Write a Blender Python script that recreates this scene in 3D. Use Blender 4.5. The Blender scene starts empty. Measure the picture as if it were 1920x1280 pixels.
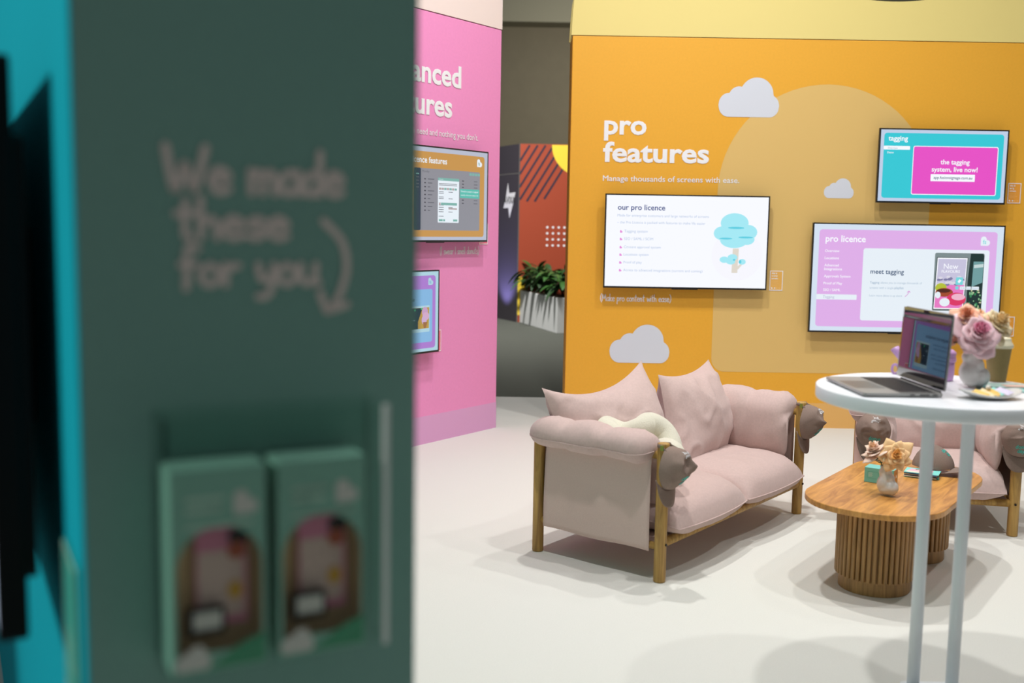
import bpy, math, random
from mathutils import Vector, Matrix, noise

PI = math.pi
S = bpy.context.scene
COL = S.collection
random.seed(7)

def rad(d): return math.radians(d)

# ------------------------------------------------------------------ camera
cam_d = bpy.data.cameras.new('camera')
cam = bpy.data.objects.new('camera', cam_d)
COL.objects.link(cam)
S.camera = cam
FPX, CAMH, PITCH, ROLL = 1960.0, 1.521, rad(6.295), rad(0.973)
cam_d.sensor_width = 36.0
cam_d.lens = 36.0 * FPX / 1920.0
cam_d.clip_start, cam_d.clip_end = 0.05, 200
_f = Vector((0, math.cos(PITCH), -math.sin(PITCH)))
_u0 = Vector((0, math.sin(PITCH), math.cos(PITCH)))
_r = Vector((1, 0, 0)) * math.cos(ROLL) + _u0 * math.sin(ROLL)
_u = _u0 * math.cos(ROLL) - Vector((1, 0, 0)) * math.sin(ROLL)
cam.matrix_world = Matrix(((_r.x, _u.x, -_f.x, 0), (_r.y, _u.y, -_f.y, 0), (_r.z, _u.z, -_f.z, CAMH), (0, 0, 0, 1)))
cam_d.dof.use_dof = True
cam_d.dof.focus_distance = 5.7
cam_d.dof.aperture_fstop = 2.0

# ------------------------------------------------------------------ view, world, lights
S.view_settings.view_transform = 'Standard'
S.view_settings.look = 'None'
S.view_settings.gamma = 1.0
S.view_settings.use_curve_mapping = False
S.view_settings.exposure = 0.0

W = bpy.data.worlds.new('hall_air')
S.world = W
W.use_nodes = True
W.node_tree.nodes['Background'].inputs[0].default_value = (0.92, 0.97, 1.0, 1)
W.node_tree.nodes['Background'].inputs[1].default_value = 0.16

def area(name, loc, target, power, size, color=(1, .992, .975), spread=150):
    d = bpy.data.lights.new(name, 'AREA')
    d.shape = 'DISK'; d.size = size; d.energy = power; d.color = color; d.spread = rad(spread)
    o = bpy.data.objects.new(name, d); COL.objects.link(o)
    o.location = loc
    o.rotation_euler = (Vector(target) - Vector(loc)).to_track_quat('-Z', 'Y').to_euler()
    return o

def spot(name, loc, target, power, angle, blend=.4, radius=.06, color=(1, .97, .93)):
    d = bpy.data.lights.new(name, 'SPOT')
    d.energy = power; d.spot_size = rad(angle); d.spot_blend = blend; d.shadow_soft_size = radius; d.color = color
    o = bpy.data.objects.new(name, d); COL.objects.link(o)
    o.location = loc
    o.rotation_euler = (Vector(target) - Vector(loc)).to_track_quat('-Z', 'Y').to_euler()
    return o

# overhead truss lamps of the booth
for i, (x, y, p) in enumerate([(0.5, 5.6, 72), (2.1, 5.9, 46), (4.2, 5.8, 16), (-0.1, 3.1, 62), (1.7, 3.4, 44), (3.6, 3.4, 36)]):
    area('truss_lamp', (x, y, 5.4), (x + (0.1 if i < 3 else 0), y + (.9 if i < 3 else 0.3), 0), p, .17)
# side aisle flood on the turquoise wall face, and the hall's own lamps further back
spot('aisle_flood', (-4.1, -.50, 3.1), (-.62, 1.4, 1.4), 400, 40, .5, .10)
area('hall_lamp', (-1.6, 13.2, 6.6), (.3, 16.6, .6), 330, .5, spread=120)
area('hall_lamp', (2.5, 24, 6.6), (1.5, 30, 3), 170, .6, spread=160)

# ------------------------------------------------------------------ materials
def lin(h):
    h = h.lstrip('#')
    out = []
    for i in (0, 2, 4):
        v = int(h[i:i + 2], 16) / 255
        out.append(v / 12.92 if v <= .04045 else ((v + .055) / 1.055) ** 2.4)
    return out

MATS = {}
def mat(name, hexcol, rough=.6, metal=0, spec=.5, noise_amt=0, noise_scale=40, bump=0, bump_scale=400, stretch=None, hex2=None, sheen=0, coat=0):
    if name in MATS: return MATS[name]
    m = bpy.data.materials.new(name); m.use_nodes = True
    nt = m.node_tree; b = nt.nodes['Principled BSDF']
    c = lin(hexcol)
    b.inputs['Base Color'].default_value = (*c, 1)
    b.inputs['Roughness'].default_value = rough
    b.inputs['Metallic'].default_value = metal
    b.inputs['Specular IOR Level'].default_value = spec
    if sheen: b.inputs['Sheen Weight'].default_value = sheen
    if coat: b.inputs['Coat Weight'].default_value = coat
    tc = nt.nodes.new('ShaderNodeTexCoord')
    mp = nt.nodes.new('ShaderNodeMapping')
    nt.links.new(tc.outputs['Object'], mp.inputs[0])
    if stretch: mp.inputs['Scale'].default_value = stretch
    if noise_amt or hex2:
        n = nt.nodes.new('ShaderNodeTexNoise'); n.inputs['Scale'].default_value = noise_scale; n.inputs['Detail'].default_value = 6
        nt.links.new(mp.outputs[0], n.inputs['Vector'])
        r = nt.nodes.new('ShaderNodeValToRGB')
        r.color_ramp.elements[0].position = .32; r.color_ramp.elements[1].position = .68
        c2 = lin(hex2) if hex2 else [min(1, v * (1 + noise_amt)) for v in c]
        c1 = c if hex2 else [v * (1 - noise_amt) for v in c]
        r.color_ramp.elements[0].color = (*c1, 1); r.color_ramp.elements[1].color = (*c2, 1)
        nt.links.new(n.outputs['Fac'], r.inputs[0]); nt.links.new(r.outputs[0], b.inputs['Base Color'])
    if bump:
        n2 = nt.nodes.new('ShaderNodeTexNoise'); n2.inputs['Scale'].default_value = bump_scale; n2.inputs['Detail'].default_value = 4
        nt.links.new(mp.outputs[0], n2.inputs['Vector'])
        bp = nt.nodes.new('ShaderNodeBump'); bp.inputs['Strength'].default_value = bump; bp.inputs['Distance'].default_value = .004
        nt.links.new(n2.outputs['Fac'], bp.inputs['Height']); nt.links.new(bp.outputs[0], b.inputs['Normal'])
    MATS[name] = m
    return m

def glow(name, hexcol, strength=.9):
    """a patch of a lit display: black glass that gives off its own colour"""
    key = f'lit_{name}'
    if key in MATS: return MATS[key]
    m = bpy.data.materials.new(key); m.use_nodes = True
    b = m.node_tree.nodes['Principled BSDF']
    b.inputs['Base Color'].default_value = (.01, .01, .01, 1)
    b.inputs['Roughness'].default_value = .35
    b.inputs['Specular IOR Level'].default_value = .3
    b.inputs['Emission Color'].default_value = (*lin(hexcol), 1)
    b.inputs['Emission Strength'].default_value = strength
    MATS[key] = m
    return m

def wood(name, dark, light, scale, rough=.45, warp=2.5):
    if name in MATS: return MATS[name]
    m = bpy.data.materials.new(name); m.use_nodes = True
    nt = m.node_tree; b = nt.nodes['Principled BSDF']
    b.inputs['Roughness'].default_value = rough
    tc = nt.nodes.new('ShaderNodeTexCoord'); mp = nt.nodes.new('ShaderNodeMapping')
    mp.inputs['Scale'].default_value = scale
    nt.links.new(tc.outputs['Object'], mp.inputs[0])
    n = nt.nodes.new('ShaderNodeTexNoise'); n.inputs['Scale'].default_value = 1; n.inputs['Detail'].default_value = 9
    n.inputs['Roughness'].default_value = .62; n.inputs['Distortion'].default_value = warp
    nt.links.new(mp.outputs[0], n.inputs['Vector'])
    r = nt.nodes.new('ShaderNodeValToRGB')
    r.color_ramp.elements[0].position = .3; r.color_ramp.elements[1].position = .62
    r.color_ramp.elements[0].color = (*lin(dark), 1); r.color_ramp.elements[1].color = (*lin(light), 1)
    nt.links.new(n.outputs['Fac'], r.inputs[0]); nt.links.new(r.outputs[0], b.inputs['Base Color'])
    bp = nt.nodes.new('ShaderNodeBump'); bp.inputs['Strength'].default_value = .15; bp.inputs['Distance'].default_value = .002
    nt.links.new(n.outputs['Fac'], bp.inputs['Height']); nt.links.new(bp.outputs[0], b.inputs['Normal'])
    MATS[name] = m
    return m

def clear_sheet(name, tint=(.95, .98, .97), refl=.06):
    if name in MATS: return MATS[name]
    m = bpy.data.materials.new(name); m.use_nodes = True
    nt = m.node_tree; nt.nodes.remove(nt.nodes['Principled BSDF'])
    tr = nt.nodes.new('ShaderNodeBsdfTransparent'); tr.inputs[0].default_value = (*tint, 1)
    gl = nt.nodes.new('ShaderNodeBsdfGlossy'); gl.inputs['Roughness'].default_value = .06
    fr = nt.nodes.new('ShaderNodeFresnel'); fr.inputs[0].default_value = 1.3
    mx = nt.nodes.new('ShaderNodeMixShader')
    ge = nt.nodes.new('ShaderNodeNewGeometry'); inv = nt.nodes.new('ShaderNodeMath'); inv.operation = 'SUBTRACT'; inv.inputs[0].default_value = 1
    mul = nt.nodes.new('ShaderNodeMath'); mul.operation = 'MULTIPLY'
    nt.links.new(ge.outputs['Backfacing'], inv.inputs[1]); nt.links.new(fr.outputs[0], mul.inputs[0]); nt.links.new(inv.outputs[0], mul.inputs[1])
    nt.links.new(mul.outputs[0], mx.inputs[0]); nt.links.new(tr.outputs[0], mx.inputs[1]); nt.links.new(gl.outputs[0], mx.inputs[2])
    nt.links.new(mx.outputs[0], nt.nodes['Material Output'].inputs[0])
    MATS[name] = m
    return m
def glass(name, rough=.02, col=(1, 1, 1), ior=1.35):
    if name in MATS: return MATS[name]
    m = bpy.data.materials.new(name); m.use_nodes = True
    b = m.node_tree.nodes['Principled BSDF']
    b.inputs['Base Color'].default_value = (*col, 1)
    b.inputs['Transmission Weight'].default_value = 1
    b.inputs['Roughness'].default_value = rough; b.inputs['IOR'].default_value = ior
    MATS[name] = m
    return m

WHITE = mat('white_vinyl', '#efeef0', .6)
BLACK = mat('black_plastic', '#080809', .5, spec=.15)
BEZEL = mat('display_bezel', '#161618', .35)

# ------------------------------------------------------------------ mesh helpers
class MB:
    def __init__(s): s.v = []; s.f = []; s.m = []; s.sm = []; s.mats = []
    def mi(s, m):
        if m not in s.mats: s.mats.append(m)
        return s.mats.index(m)
    def add(s, vf, m, smooth=False, xf=None):
        vs, fs = vf
        o = len(s.v); k = s.mi(m)
        for v in vs:
            v = Vector(v)
            s.v.append(tuple(xf @ v) if xf is not None else tuple(v))
        for f in fs:
            s.f.append([i + o for i in f]); s.m.append(k); s.sm.append(smooth)
        return s
    def build(s, name, parent=None, loc=None, rot=None, mods=()):
        me = bpy.data.meshes.new(name)
        me.from_pydata(s.v, [], s.f)
        for m in s.mats: me.materials.append(m)
        me.polygons.foreach_set('material_index', s.m)
        me.polygons.foreach_set('use_smooth', s.sm)
        me.update()
        o = bpy.data.objects.new(name, me); COL.objects.link(o)
        if parent: o.parent = parent
        if loc: o.location = loc
        if rot: o.rotation_euler = rot
        for fn in mods: fn(o)
        return o

def one(name, vf, m, parent=None, smooth=False, loc=None, rot=None, mods=()):
    return MB().add(vf, m, smooth).build(name, parent, loc, rot, mods)

def m_subsurf(n=1):
    def f(o):
        md = o.modifiers.new('s', 'SUBSURF'); md.levels = n; md.render_levels = n
    return f
def m_solid(t, off=0):
    def f(o):
        md = o.modifiers.new('t', 'SOLIDIFY'); md.thickness = t; md.offset = off
    return f
def m_bevel(w, n=2):
    def f(o):
        md = o.modifiers.new('b', 'BEVEL'); md.width = w; md.segments = n; md.limit_method = 'ANGLE'; md.angle_limit = rad(40)
    return f
def m_remesh(vox, it=8):
    def f(o):
        md = o.modifiers.new('r', 'REMESH'); md.mode = 'VOXEL'; md.voxel_size = vox; md.use_smooth_shade = True
        s = o.modifiers.new('s', 'SMOOTH'); s.iterations = it; s.factor = .5
    return f

def box(x0, x1, y0, y1, z0, z1):
    v = [(x, y, z) for z in (z0, z1) for y in (y0, y1) for x in (x0, x1)]
    return v, [(0, 2, 3, 1), (4, 5, 7, 6), (0, 1, 5, 4), (2, 6, 7, 3), (0, 4, 6, 2), (1, 3, 7, 5)]

def prism(poly, y0, y1):
    """polygon in x,z carried from y0 to y1"""
    n = len(poly)
    v = [(p[0], y0, p[1]) for p in poly] + [(p[0], y1, p[1]) for p in poly]
    f = [list(range(n)), list(range(2 * n - 1, n - 1, -1))]
    for i in range(n):
        j = (i + 1) % n
        f.append([i, i + n, j + n, j])
    return v, f

def prism_z(poly, z0, z1):
    n = len(poly)
    v = [(p[0], p[1], z0) for p in poly] + [(p[0], p[1], z1) for p in poly]
    f = [list(range(n - 1, -1, -1)), list(range(n, 2 * n))]
    for i in range(n):
        j = (i + 1) % n
        f.append([i, j, j + n, i + n])
    return v, f

def flat(poly, y=0):
    return [(p[0], y, p[1]) for p in poly], [list(range(len(poly)))]

def rrect(x0, x1, z0, z1, r=.01, n=6):
    pts = []
    for cx, cz, a in ((x1 - r, z0 + r, -90), (x1 - r, z1 - r, 0), (x0 + r, z1 - r, 90), (x0 + r, z0 + r, 180)):
        for i in range(n + 1):
            t = rad(a + 90 * i / n); pts.append((cx + r * math.cos(t), cz + r * math.sin(t)))
    return pts

def ell(cx, cz, rx, rz, n=28, a0=0):
    return [(cx + rx * math.cos(2 * PI * i / n + a0), cz + rz * math.sin(2 * PI * i / n + a0)) for i in range(n)]

def frame_ring(x0, x1, z0, z1, t, y=0):
    o = [(x0, z0), (x1, z0), (x1, z1), (x0, z1)]
    i = [(x0 + t, z0 + t), (x1 - t, z0 + t), (x1 - t, z1 - t), (x0 + t, z1 - t)]
    return [(p[0], y, p[1]) for p in o + i], [(a, (a + 1) % 4, (a + 1) % 4 + 4, a + 4) for a in range(4)]

def cloud(x0, x1, z0, z1):
    """flat-bottomed cloud outline: small left lobe, shoulder, big top lobe, right lobe"""
    w, h = x1 - x0, z1 - z0
    circ = [(.165, .30, .165, .30), (.335, .48, .175, .29), (.625, .56, .275, .44), (.845, .28, .155, .28)]
    top = []
    N = 90
    for i in range(N + 1):
        u = i / N
        t = .0
        for cx, cz, rx, rz in circ:
            d = (u - cx) / rx
            if abs(d) <= 1: t = max(t, cz + rz * math.sqrt(1 - d * d))
        if t == 0: t = .3
        top.append((x0 + u * w, z0 + t * h))
    bot = []
    for i in range(N + 1):
        u = i / N
        if u < .165: z = .30 - .30 * math.sqrt(max(0, 1 - ((.165 - u) / .165) ** 2))
        elif u > .845: z = .28 - .28 * math.sqrt(max(0, 1 - ((u - .845) / .155) ** 2))
        else: z = 0
        bot.append((x0 + u * w, z0 + z * h))
    return bot[1:-1] + top[::-1]

def heart(x, z, s):
    """rounded heart whose point sits at the lower left"""
    r = s * .31
    b = s - r
    pts = [(x + .06 * s, z), ]
    pts += [(x + b + r * math.cos(rad(a)) - .0, z + r + r * math.sin(rad(a))) for a in range(-90, 91, 15)]
    pts = [p for p in pts]
    pts += [(x + 2 * r, z + 2 * r)]
    pts += [(x + r + r * math.cos(rad(a)), z + b + r * math.sin(rad(a))) for a in range(0, 181, 15)]
    pts += [(x, z + .06 * s)]
    return pts

def lathe(prof, n=32, cap=True):
    v = []; f = []
    for r, z in prof:
        for i in range(n):
            a = 2 * PI * i / n; v.append((r * math.cos(a), r * math.sin(a), z))
    for k in range(len(prof) - 1):
        for i in range(n):
            j = (i + 1) % n
            f.append((k * n + i, k * n + j, (k + 1) * n + j, (k + 1) * n + i))
    if cap:
        f.append(list(range(n - 1, -1, -1))); f.append([(len(prof) - 1) * n + i for i in range(n)])
    return v, f

def tube(path, r, n=10, cap=True, closed=False):
    P = [Vector(p) for p in path]; R = r if isinstance(r, (list, tuple)) else [r] * len(P)
    v = []; f = []
    ref = Vector((0, 0, 1))
    prev = None
    L = len(P)
    for i, p in enumerate(P):
        if closed: t = P[(i + 1) % L] - P[i - 1]
        else: t = P[min(i + 1, L - 1)] - P[max(i - 1, 0)]
        t.normalize()
        if prev is None:
            a = t.cross(ref if abs(t.z) < .9 else Vector((1, 0, 0))).normalized()
        else:
            a = (prev - t * prev.dot(t)).normalized()
        prev = a
        b = t.cross(a)
        for k in range(n):
            th = 2 * PI * k / n
            v.append(p + (a * math.cos(th) + b * math.sin(th)) * R[i])
    for i in range(L if closed else L - 1):
        for k in range(n):
            j = (k + 1) % n; i2 = (i + 1) % L
            f.append((i * n + k, i * n + j, i2 * n + j, i2 * n + k))
    if cap and not closed:
        f.append(list(range(n - 1, -1, -1))); f.append([(L - 1) * n + k for k in range(n)])
    return v, f

def cyl(p0, p1, r, n=20, r1=None, rnd=.12):
    """rod with softened ends"""
    p0, p1 = Vector(p0), Vector(p1); d = (p1 - p0); L = d.length; d.normalize()
    r1 = r1 or r; e = min(r * .25, .006)
    return tube([p0, p0 + d * e * .3, p0 + d * e, p1 - d * e, p1 - d * e * .3, p1],
                [r - e, r - e * .3, r, r1, r1 - e * .3, r1 - e], n)

def grid(fn, nu, nv, closed_u=False):
    v = []; f = []
    mu = nu if closed_u else nu + 1
    for j in range(nv + 1):
        for i in range(mu):
            v.append(fn(i / nu, j / nv))
    for j in range(nv):
        for i in range(nu):
            i2 = (i + 1) % mu if closed_u else i + 1
            f.append((j * mu + i, j * mu + i2, (j + 1) * mu + i2, (j + 1) * mu + i))
    return v, f

def nz(x, y, z, s=1.0, seed=0):
    return noise.noise(Vector((x * s + seed * 13.1, y * s + seed * 7.7, z * s + seed * 3.3)))

# ------------------------------------------------------------------ lettering
def text(body, x, z, width=None, size=None, bold=0.0, align='L', y=0, zs=1.0):
    """lettering in the x,z plane with its baseline at z; width fits the run between x and x+width"""
    c = bpy.data.curves.new('t', 'FONT'); c.body = body; c.size = 1; c.resolution_u = 3
    if bold: c.bevel_depth = bold; c.bevel_resolution = 1   # heavier weight: outline swollen all round
    o = bpy.data.objects.new('t', c)
    me = bpy.data.meshes.new_from_object(o)
    vs = [v.co.copy() for v in me.vertices]; fs = [list(p.vertices) for p in me.polygons]
    bpy.data.objects.remove(o); bpy.data.curves.remove(c); bpy.data.meshes.remove(me)
    if not vs: return [], []
    x0 = min(v.x for v in vs); x1 = max(v.x for v in vs)
    k = (width / (x1 - x0)) if width else size
    kz = (size * zs if (size and width) else k * zs)
    w = (x1 - x0) * k
    off = {'L': 0, 'C': -w / 2, 'R': -w}[align]
    return [(x + off + (v.x - x0) * k, y - v.z * .14 * k, z + v.y * kz) for v in vs], fs

HAND = {
 'W': (.9, [[(.02, 1), (.2, 0), (.4, .62), (.58, .02), (.82, 1)]]),
 'e': (.46, [[(.05, .27), (.36, .3), (.32, .46), (.16, .5), (.03, .3), (.1, .05), (.25, 0), (.38, .07)]]),
 'm': (.66, [[(.04, .5), (.05, 0)], [(.05, .3), (.18, .48), (.28, .38), (.29, 0)], [(.29, .3), (.42, .48), (.54, .38), (.56, 0)]]),
 'a': (.5, [[(.38, .42), (.22, .5), (.05, .32), (.06, .08), (.2, 0), (.36, .16), (.39, .42)], [(.4, .5), (.38, .12), (.44, 0)]]),
 'd': (.5, [[(.36, .4), (.2, .48), (.04, .28), (.1, .03), (.25, .02), (.37, .2)], [(.39, 1), (.38, 0)]]),
 't': (.4, [[(.17, .92), (.16, .1), (.26, .0)], [(.0, .6), (.36, .62)]]),
 'h': (.46, [[(.05, 1), (.05, 0)], [(.05, .28), (.2, .48), (.33, .38), (.36, 0)]]),
 's': (.42, [[(.34, .44), (.2, .5), (.07, .4), (.14, .29), (.28, .22), (.34, .1), (.2, 0), (.04, .05)]]),
 'f': (.38, [[(.34, .92), (.22, 1), (.13, .85), (.12, .3), (.1, -.08)], [(.0, .52), (.3, .54)]]),
 'o': (.48, [[(.22, .5), (.05, .35), (.06, .1), (.22, 0), (.38, .12), (.38, .36), (.22, .5)]]),
 'r': (.36, [[(.05, .5), (.06, 0)], [(.06, .26), (.16, .44), (.32, .48)]]),
 'y': (.46, [[(.04, .5), (.1, .16), (.24, .12), (.36, .3)], [(.38, .5), (.36, .05), (.24, -.3), (.04, -.34)]]),
 'u': (.48, [[(.04, .5), (.06, .12), (.2, 0), (.36, .16)], [(.38, .5), (.37, .12), (.44, 0)]]),
 'M': (.8, [[(.03, 0), (.12, .95), (.34, .3), (.56, .95), (.68, 0)]]),
 'k': (.44, [[(.05, 1), (.05, 0)], [(.34, .5), (.07, .24), (.36, 0)]]),
 'p': (.48, [[(.05, .5), (.04, -.4)], [(.05, .34), (.2, .5), (.37, .36), (.3, .06), (.14, .02), (.05, .14)]]),
 'c': (.42, [[(.34, .42), (.2, .5), (.05, .3), (.1, .05), (.24, 0), (.36, .08)]]),
 'n': (.48, [[(.05, .5), (.05, 0)], [(.05, .28), (.2, .48), (.34, .38), (.36, 0)]]),
 'w': (.6, [[(.02, .5), (.14, 0), (.28, .42), (.42, 0), (.54, .5)]]),
 'i': (.2, [[(.08, .5), (.08, 0)], [(.08, .74), (.085, .77)]]),
 'I': (.22, [[(.09, 1), (.08, 0)]]), 'l': (.22, [[(.09, 1), (.08, 0)]]),
 '(': (.3, [[(.24, 1.05), (.06, .7), (.06, .2), (.24, -.18)]]),
 ')': (.3, [[(.04, 1.05), (.22, .7), (.22, .2), (.04, -.18)]]),
 ' ': (.36, []),
}
def smooth_line(pts, n=6):
    P = [Vector((p[0], p[1], 0)) for p in pts]
    if len(P) < 3: return [(P[0].lerp(P[-1], i / n).x, P[0].lerp(P[-1], i / n).y) for i in range(n + 1)]
    out = []
    for i in range(len(P) - 1):
        p0 = P[max(i - 1, 0)]; p1 = P[i]; p2 = P[i + 1]; p3 = P[min(i + 2, len(P) - 1)]
        for k in range(n):
            t = k / n
            q = .5 * ((2 * p1) + (p2 - p0) * t + (2 * p0 - 5 * p1 + 4 * p2 - p3) * t * t + (3 * p1 - p0 - 3 * p2 + p3) * t ** 3)
            out.append((q.x, q.y))
    out.append((P[-1].x, P[-1].y))
    return out
def stroke(pts, w, y=0):
    """brush stroke with round ends in the x,z plane"""
    L = smooth_line(pts); n = len(L)
    left = []; right = []
    for i in range(n):
        a = L[max(i - 1, 0)]; b = L[min(i + 1, n - 1)]
        dx, dz = b[0] - a[0], b[1] - a[1]; d = math.hypot(dx, dz) or 1
        nx, nz_ = -dz / d * w / 2, dx / d * w / 2
        left.append((L[i][0] + nx, y, L[i][1] + nz_)); right.append((L[i][0] - nx, y, L[i][1] - nz_))
    v = left + right
    f = [(i, i + 1, n + i + 1, n + i) for i in range(n - 1)]
    for e in (0, n - 1):
        o = len(v)
        for k in range(10): v.append((L[e][0] + w / 2 * math.cos(2 * PI * k / 10), y - (1e-4 if e else 2e-4), L[e][1] + w / 2 * math.sin(2 * PI * k / 10)))
        f.append([o + k for k in range(10)])
    return v, f
def hand(mb, body, x, z, width, m, y=0, weight=.12, height=None):
    tot = sum(HAND[c][0] for c in body)
    k = width / tot
    kz = height or k
    cx = x
    for c in body:
        w, st = HAND[c]
        for s in st:
            y -= 1.5e-5
            mb.add(stroke([(cx + p[0] * k, z + p[1] * kz) for p in s], weight * min(k, kz), y), m)
        cx += w * k

# ------------------------------------------------------------------ naming helpers
def tag(o, label, cat, group=None, kind=None):
    o['label'] = label; o['category'] = cat
    if group: o['group'] = group
    if kind: o['kind'] = kind
    return o
def thing(name, label, cat, loc=(0, 0, 0), rz=0, group=None, kind=None):
    o = bpy.data.objects.new(name, None); COL.objects.link(o)
    o.empty_display_size = .05
    o.location = loc; o.rotation_euler = (0, 0, rz)
    return tag(o, label, cat, group, kind)
def structure(o):
    o['kind'] = 'structure'; return o
def sub_label(o, s):
    o['label'] = s; return o


# ------------------------------------------------------------------ the hall
carpet = mat('cream_carpet', '#dcdbd4', .95, noise_amt=.05, noise_scale=260, bump=.35, bump_scale=500, spec=.1)
structure(one('floor', box(-4, 7, -3, 9.26, -.05, 0), carpet, rot=(0, 0, 0)))
dark = mat('charcoal_carpet', '#474842', .95, hex2='#6e7067', noise_scale=420, spec=.1)
structure(one('floor_hall', box(-16, 20, -6, 34, -.1, -.052), dark))
olive = mat('hall_wall_paint', '#857b64', .9, noise_amt=.03, noise_scale=3)
structure(one('wall_back', box(-16, 20, 30, 30.3, -.1, 7.05), olive))
structure(one('wall_bulkhead', box(-16, 20, 29.2, 30.3, 7.05, 10), mat('bulkhead_paint', '#a09a82', .9)))

# ------------------------------------------------------------------ booth walls
def lettering(parent, items, name='lettering', m=WHITE):
    mb = MB()
    for it in items: mb.add(it, m)
    return mb.build(name, parent)

ORANGE = mat('orange_vinyl', '#ecab30', .55, noise_amt=.02, noise_scale=60)
ow = thing('exhibition_wall', "orange exhibition wall reading 'pro features' under a yellow header", 'exhibition wall', (0, 8.02, 0), kind='thing')
one('panel', box(.415, 5.6, 0, .35, 0, 2.945), ORANGE, ow, mods=(m_bevel(.006),))
one('base_strip', box(.4165, 5.6, -.0015, .02, 0, .195), mat('light_orange_vinyl', '#e8b468', .55), ow)
# wavy header
hp = [(.405, 2.948), (5.6, 2.948), (5.6, 3.6)]
for i in range(13): hp.append((5.2 - i / 12 * 1.6, 3.55 - .0 + .18 * math.sin(PI * i / 12) - .08 * i / 12))
for i in range(25):
    x = 3.5 - i / 24 * 1.4
    hp.append((x, 3.229 + 1.7 - math.sqrt(1.7 ** 2 - (x - 2.8) ** 2) if abs(x - 2.8) < .7 else 3.5))
for i in range(13):
    a = i / 12 * PI / 2
    hp.append((1.3 - .885 * math.sin(a), 3.12 + .87 * math.cos(a)))
hp[-1] = (.413, 3.12); hp.append((.410, 3.05))
one('header', prism(hp, -.004, .03), mat('yellow_vinyl', '#e8d484', .6), ow)
hb = [(p[0] - .0, p[1]) for p in hp]
one('rear_header', prism(hb, .32, .35), mat('yellow_vinyl', '#e8d484', .6), ow)
# arch
ar = [(x, z) for x, z in rrect(1.542, 3.157, .43, 1.0, .1)][:7]
arch = [p for p in rrect(1.542, 3.157, .43, .9, .1)]
arch = arch[21:28] + arch[0:7]
arch += [(2.3495 + .8075 * math.cos(rad(a)), 1.81 + .8075 * math.sin(rad(a))) for a in range(0, 181, 5)]
one('arch_graphic', flat(arch, -.0012), mat('pale_orange_vinyl', '#e0ba70', .55), ow)
CLW = mat('cloud_vinyl', '#d6d9e2', .6)
for c in ((1.523, 1.98, 2.367, 2.66), (2.348, 2.575, 1.773, 1.923), (.753, 1.217, .487, .785)):
    one('cloud_graphic', flat(cloud(*c), -.0024), CLW, ow)
lettering(ow, [text('pro', .668, 2.226, .32, .205, .027, y=-.003)], 'heading_lettering')
lettering(ow, [text('features', .664, 2.021, .803, .205, .027, y=-.003)], 'heading_lettering')
lettering(ow, [text('Manage thousands of screens with ease.', .668, 1.874, 1.035, .060, .006, y=-.003)], 'subheading_lettering')
mb = MB(); hand(mb, '(Make pro content with ease)', .672, .963, .545, WHITE, -.003, .12, .053); mb.build('handwriting', ow)

PINK = mat('pink_vinyl', '#f193c8', .55, noise_amt=.02, noise_scale=60)
PD = Vector((.602, .798, 0))
PRZ = math.atan2(.798, .602)
pw = thing('exhibition_wall', "pink exhibition wall reading 'advanced features' left of the open gap", 'exhibition wall', (-.112, 7.821, 0), PRZ, kind='thing')
# local x runs along the wall (right edge at 0), local -y faces the camera
one('panel', box(-2.6, 0, 0, .35, 0, 2.938), PINK, pw, mods=(m_bevel(.006),))
one('base_strip', box(-2.6, -.0015, -.0015, .02, 0, .196), mat('lilac_vinyl', '#dea4d0', .55), pw)
one('header', box(-2.6, 0, -.004, .35, 2.942, 3.7), mat('blush_vinyl', '#f0dcd6', .6), pw)
lettering(pw, [text('advanced', -1.275, 2.473, .818, .205, .027, y=-.003)], 'heading_lettering')
lettering(pw, [text('features', -1.275, 2.263, .724, .205, .027, y=-.003)], 'heading_lettering')
lettering(pw, [text("Everything you need and nothing you don't.", -1.275, 2.125, 1.013, .060, .006, y=-.003)], 'subheading_lettering')
mb = MB(); hand(mb, '(I swear I smell donuts)', -.667, 1.318, .432, WHITE, -.003, .12, .05); mb.build('handwriting', pw)

TA = rad(61.5)
TE = Vector((math.sin(TA), math.cos(TA), 0))
TP = Vector((-.449, 1.079, 0))
tw = thing('exhibition_wall', "dark teal exhibition wall in the foreground with chalky 'We made these for you'", 'exhibition wall', TP, PI / 2 - TA, kind='thing')
# local x along the narrow end face, local y back along the turquoise face
TEAL = mat('teal_vinyl', '#78a398', .6, spec=.2, noise_amt=.02, noise_scale=80)
TURQ = mat('turquoise_vinyl', '#16b2c4', .8, spec=.05, noise_amt=.02, noise_scale=60)
mb = MB()
mb.add(box(.0, .379, 0, 3.6, 0, 2.94), TEAL)
mb.build('panel', tw)
one('turquoise_side', box(-.0025, .0, .0, 3.6, 0, 2.94), TURQ, tw)
one('header', box(-.003, .379, -.003, 3.6, 2.943, 3.5), mat('pale_turquoise_vinyl', '#9fdbe0', .8, spec=.05), tw)
one('side_graphic', ([(-.0032, 1.25, 1.975), (-.0032, 2.69, 1.975), (-.0032, 2.69, 2.6), (-.0032, 1.3, 2.6), (-.0032, 1.2, 2.2)], [(0, 1, 2, 3, 4)]), mat('pale_turquoise_vinyl', '#9fdbe0', .8, spec=.05), tw)
CHALK = mat('greyed_white_vinyl', '#d9cfc8', .7)
mb = MB()
hand(mb, 'We made', .088, 1.553, .20, CHALK, -.0015, .2, .046)
hand(mb, 'these', .099, 1.503, .125, CHALK, -.0015, .2, .042)
hand(mb, 'for you', .103, 1.452, .155, CHALK, -.0015, .2, .042)
mb.build('handwriting', tw)
mb = MB()
mb.add(stroke([(.262, 1.523), (.284, 1.50), (.290, 1.47), (.282, 1.44), (.272, 1.425)], .0085, -.0015), CHALK)
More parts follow.
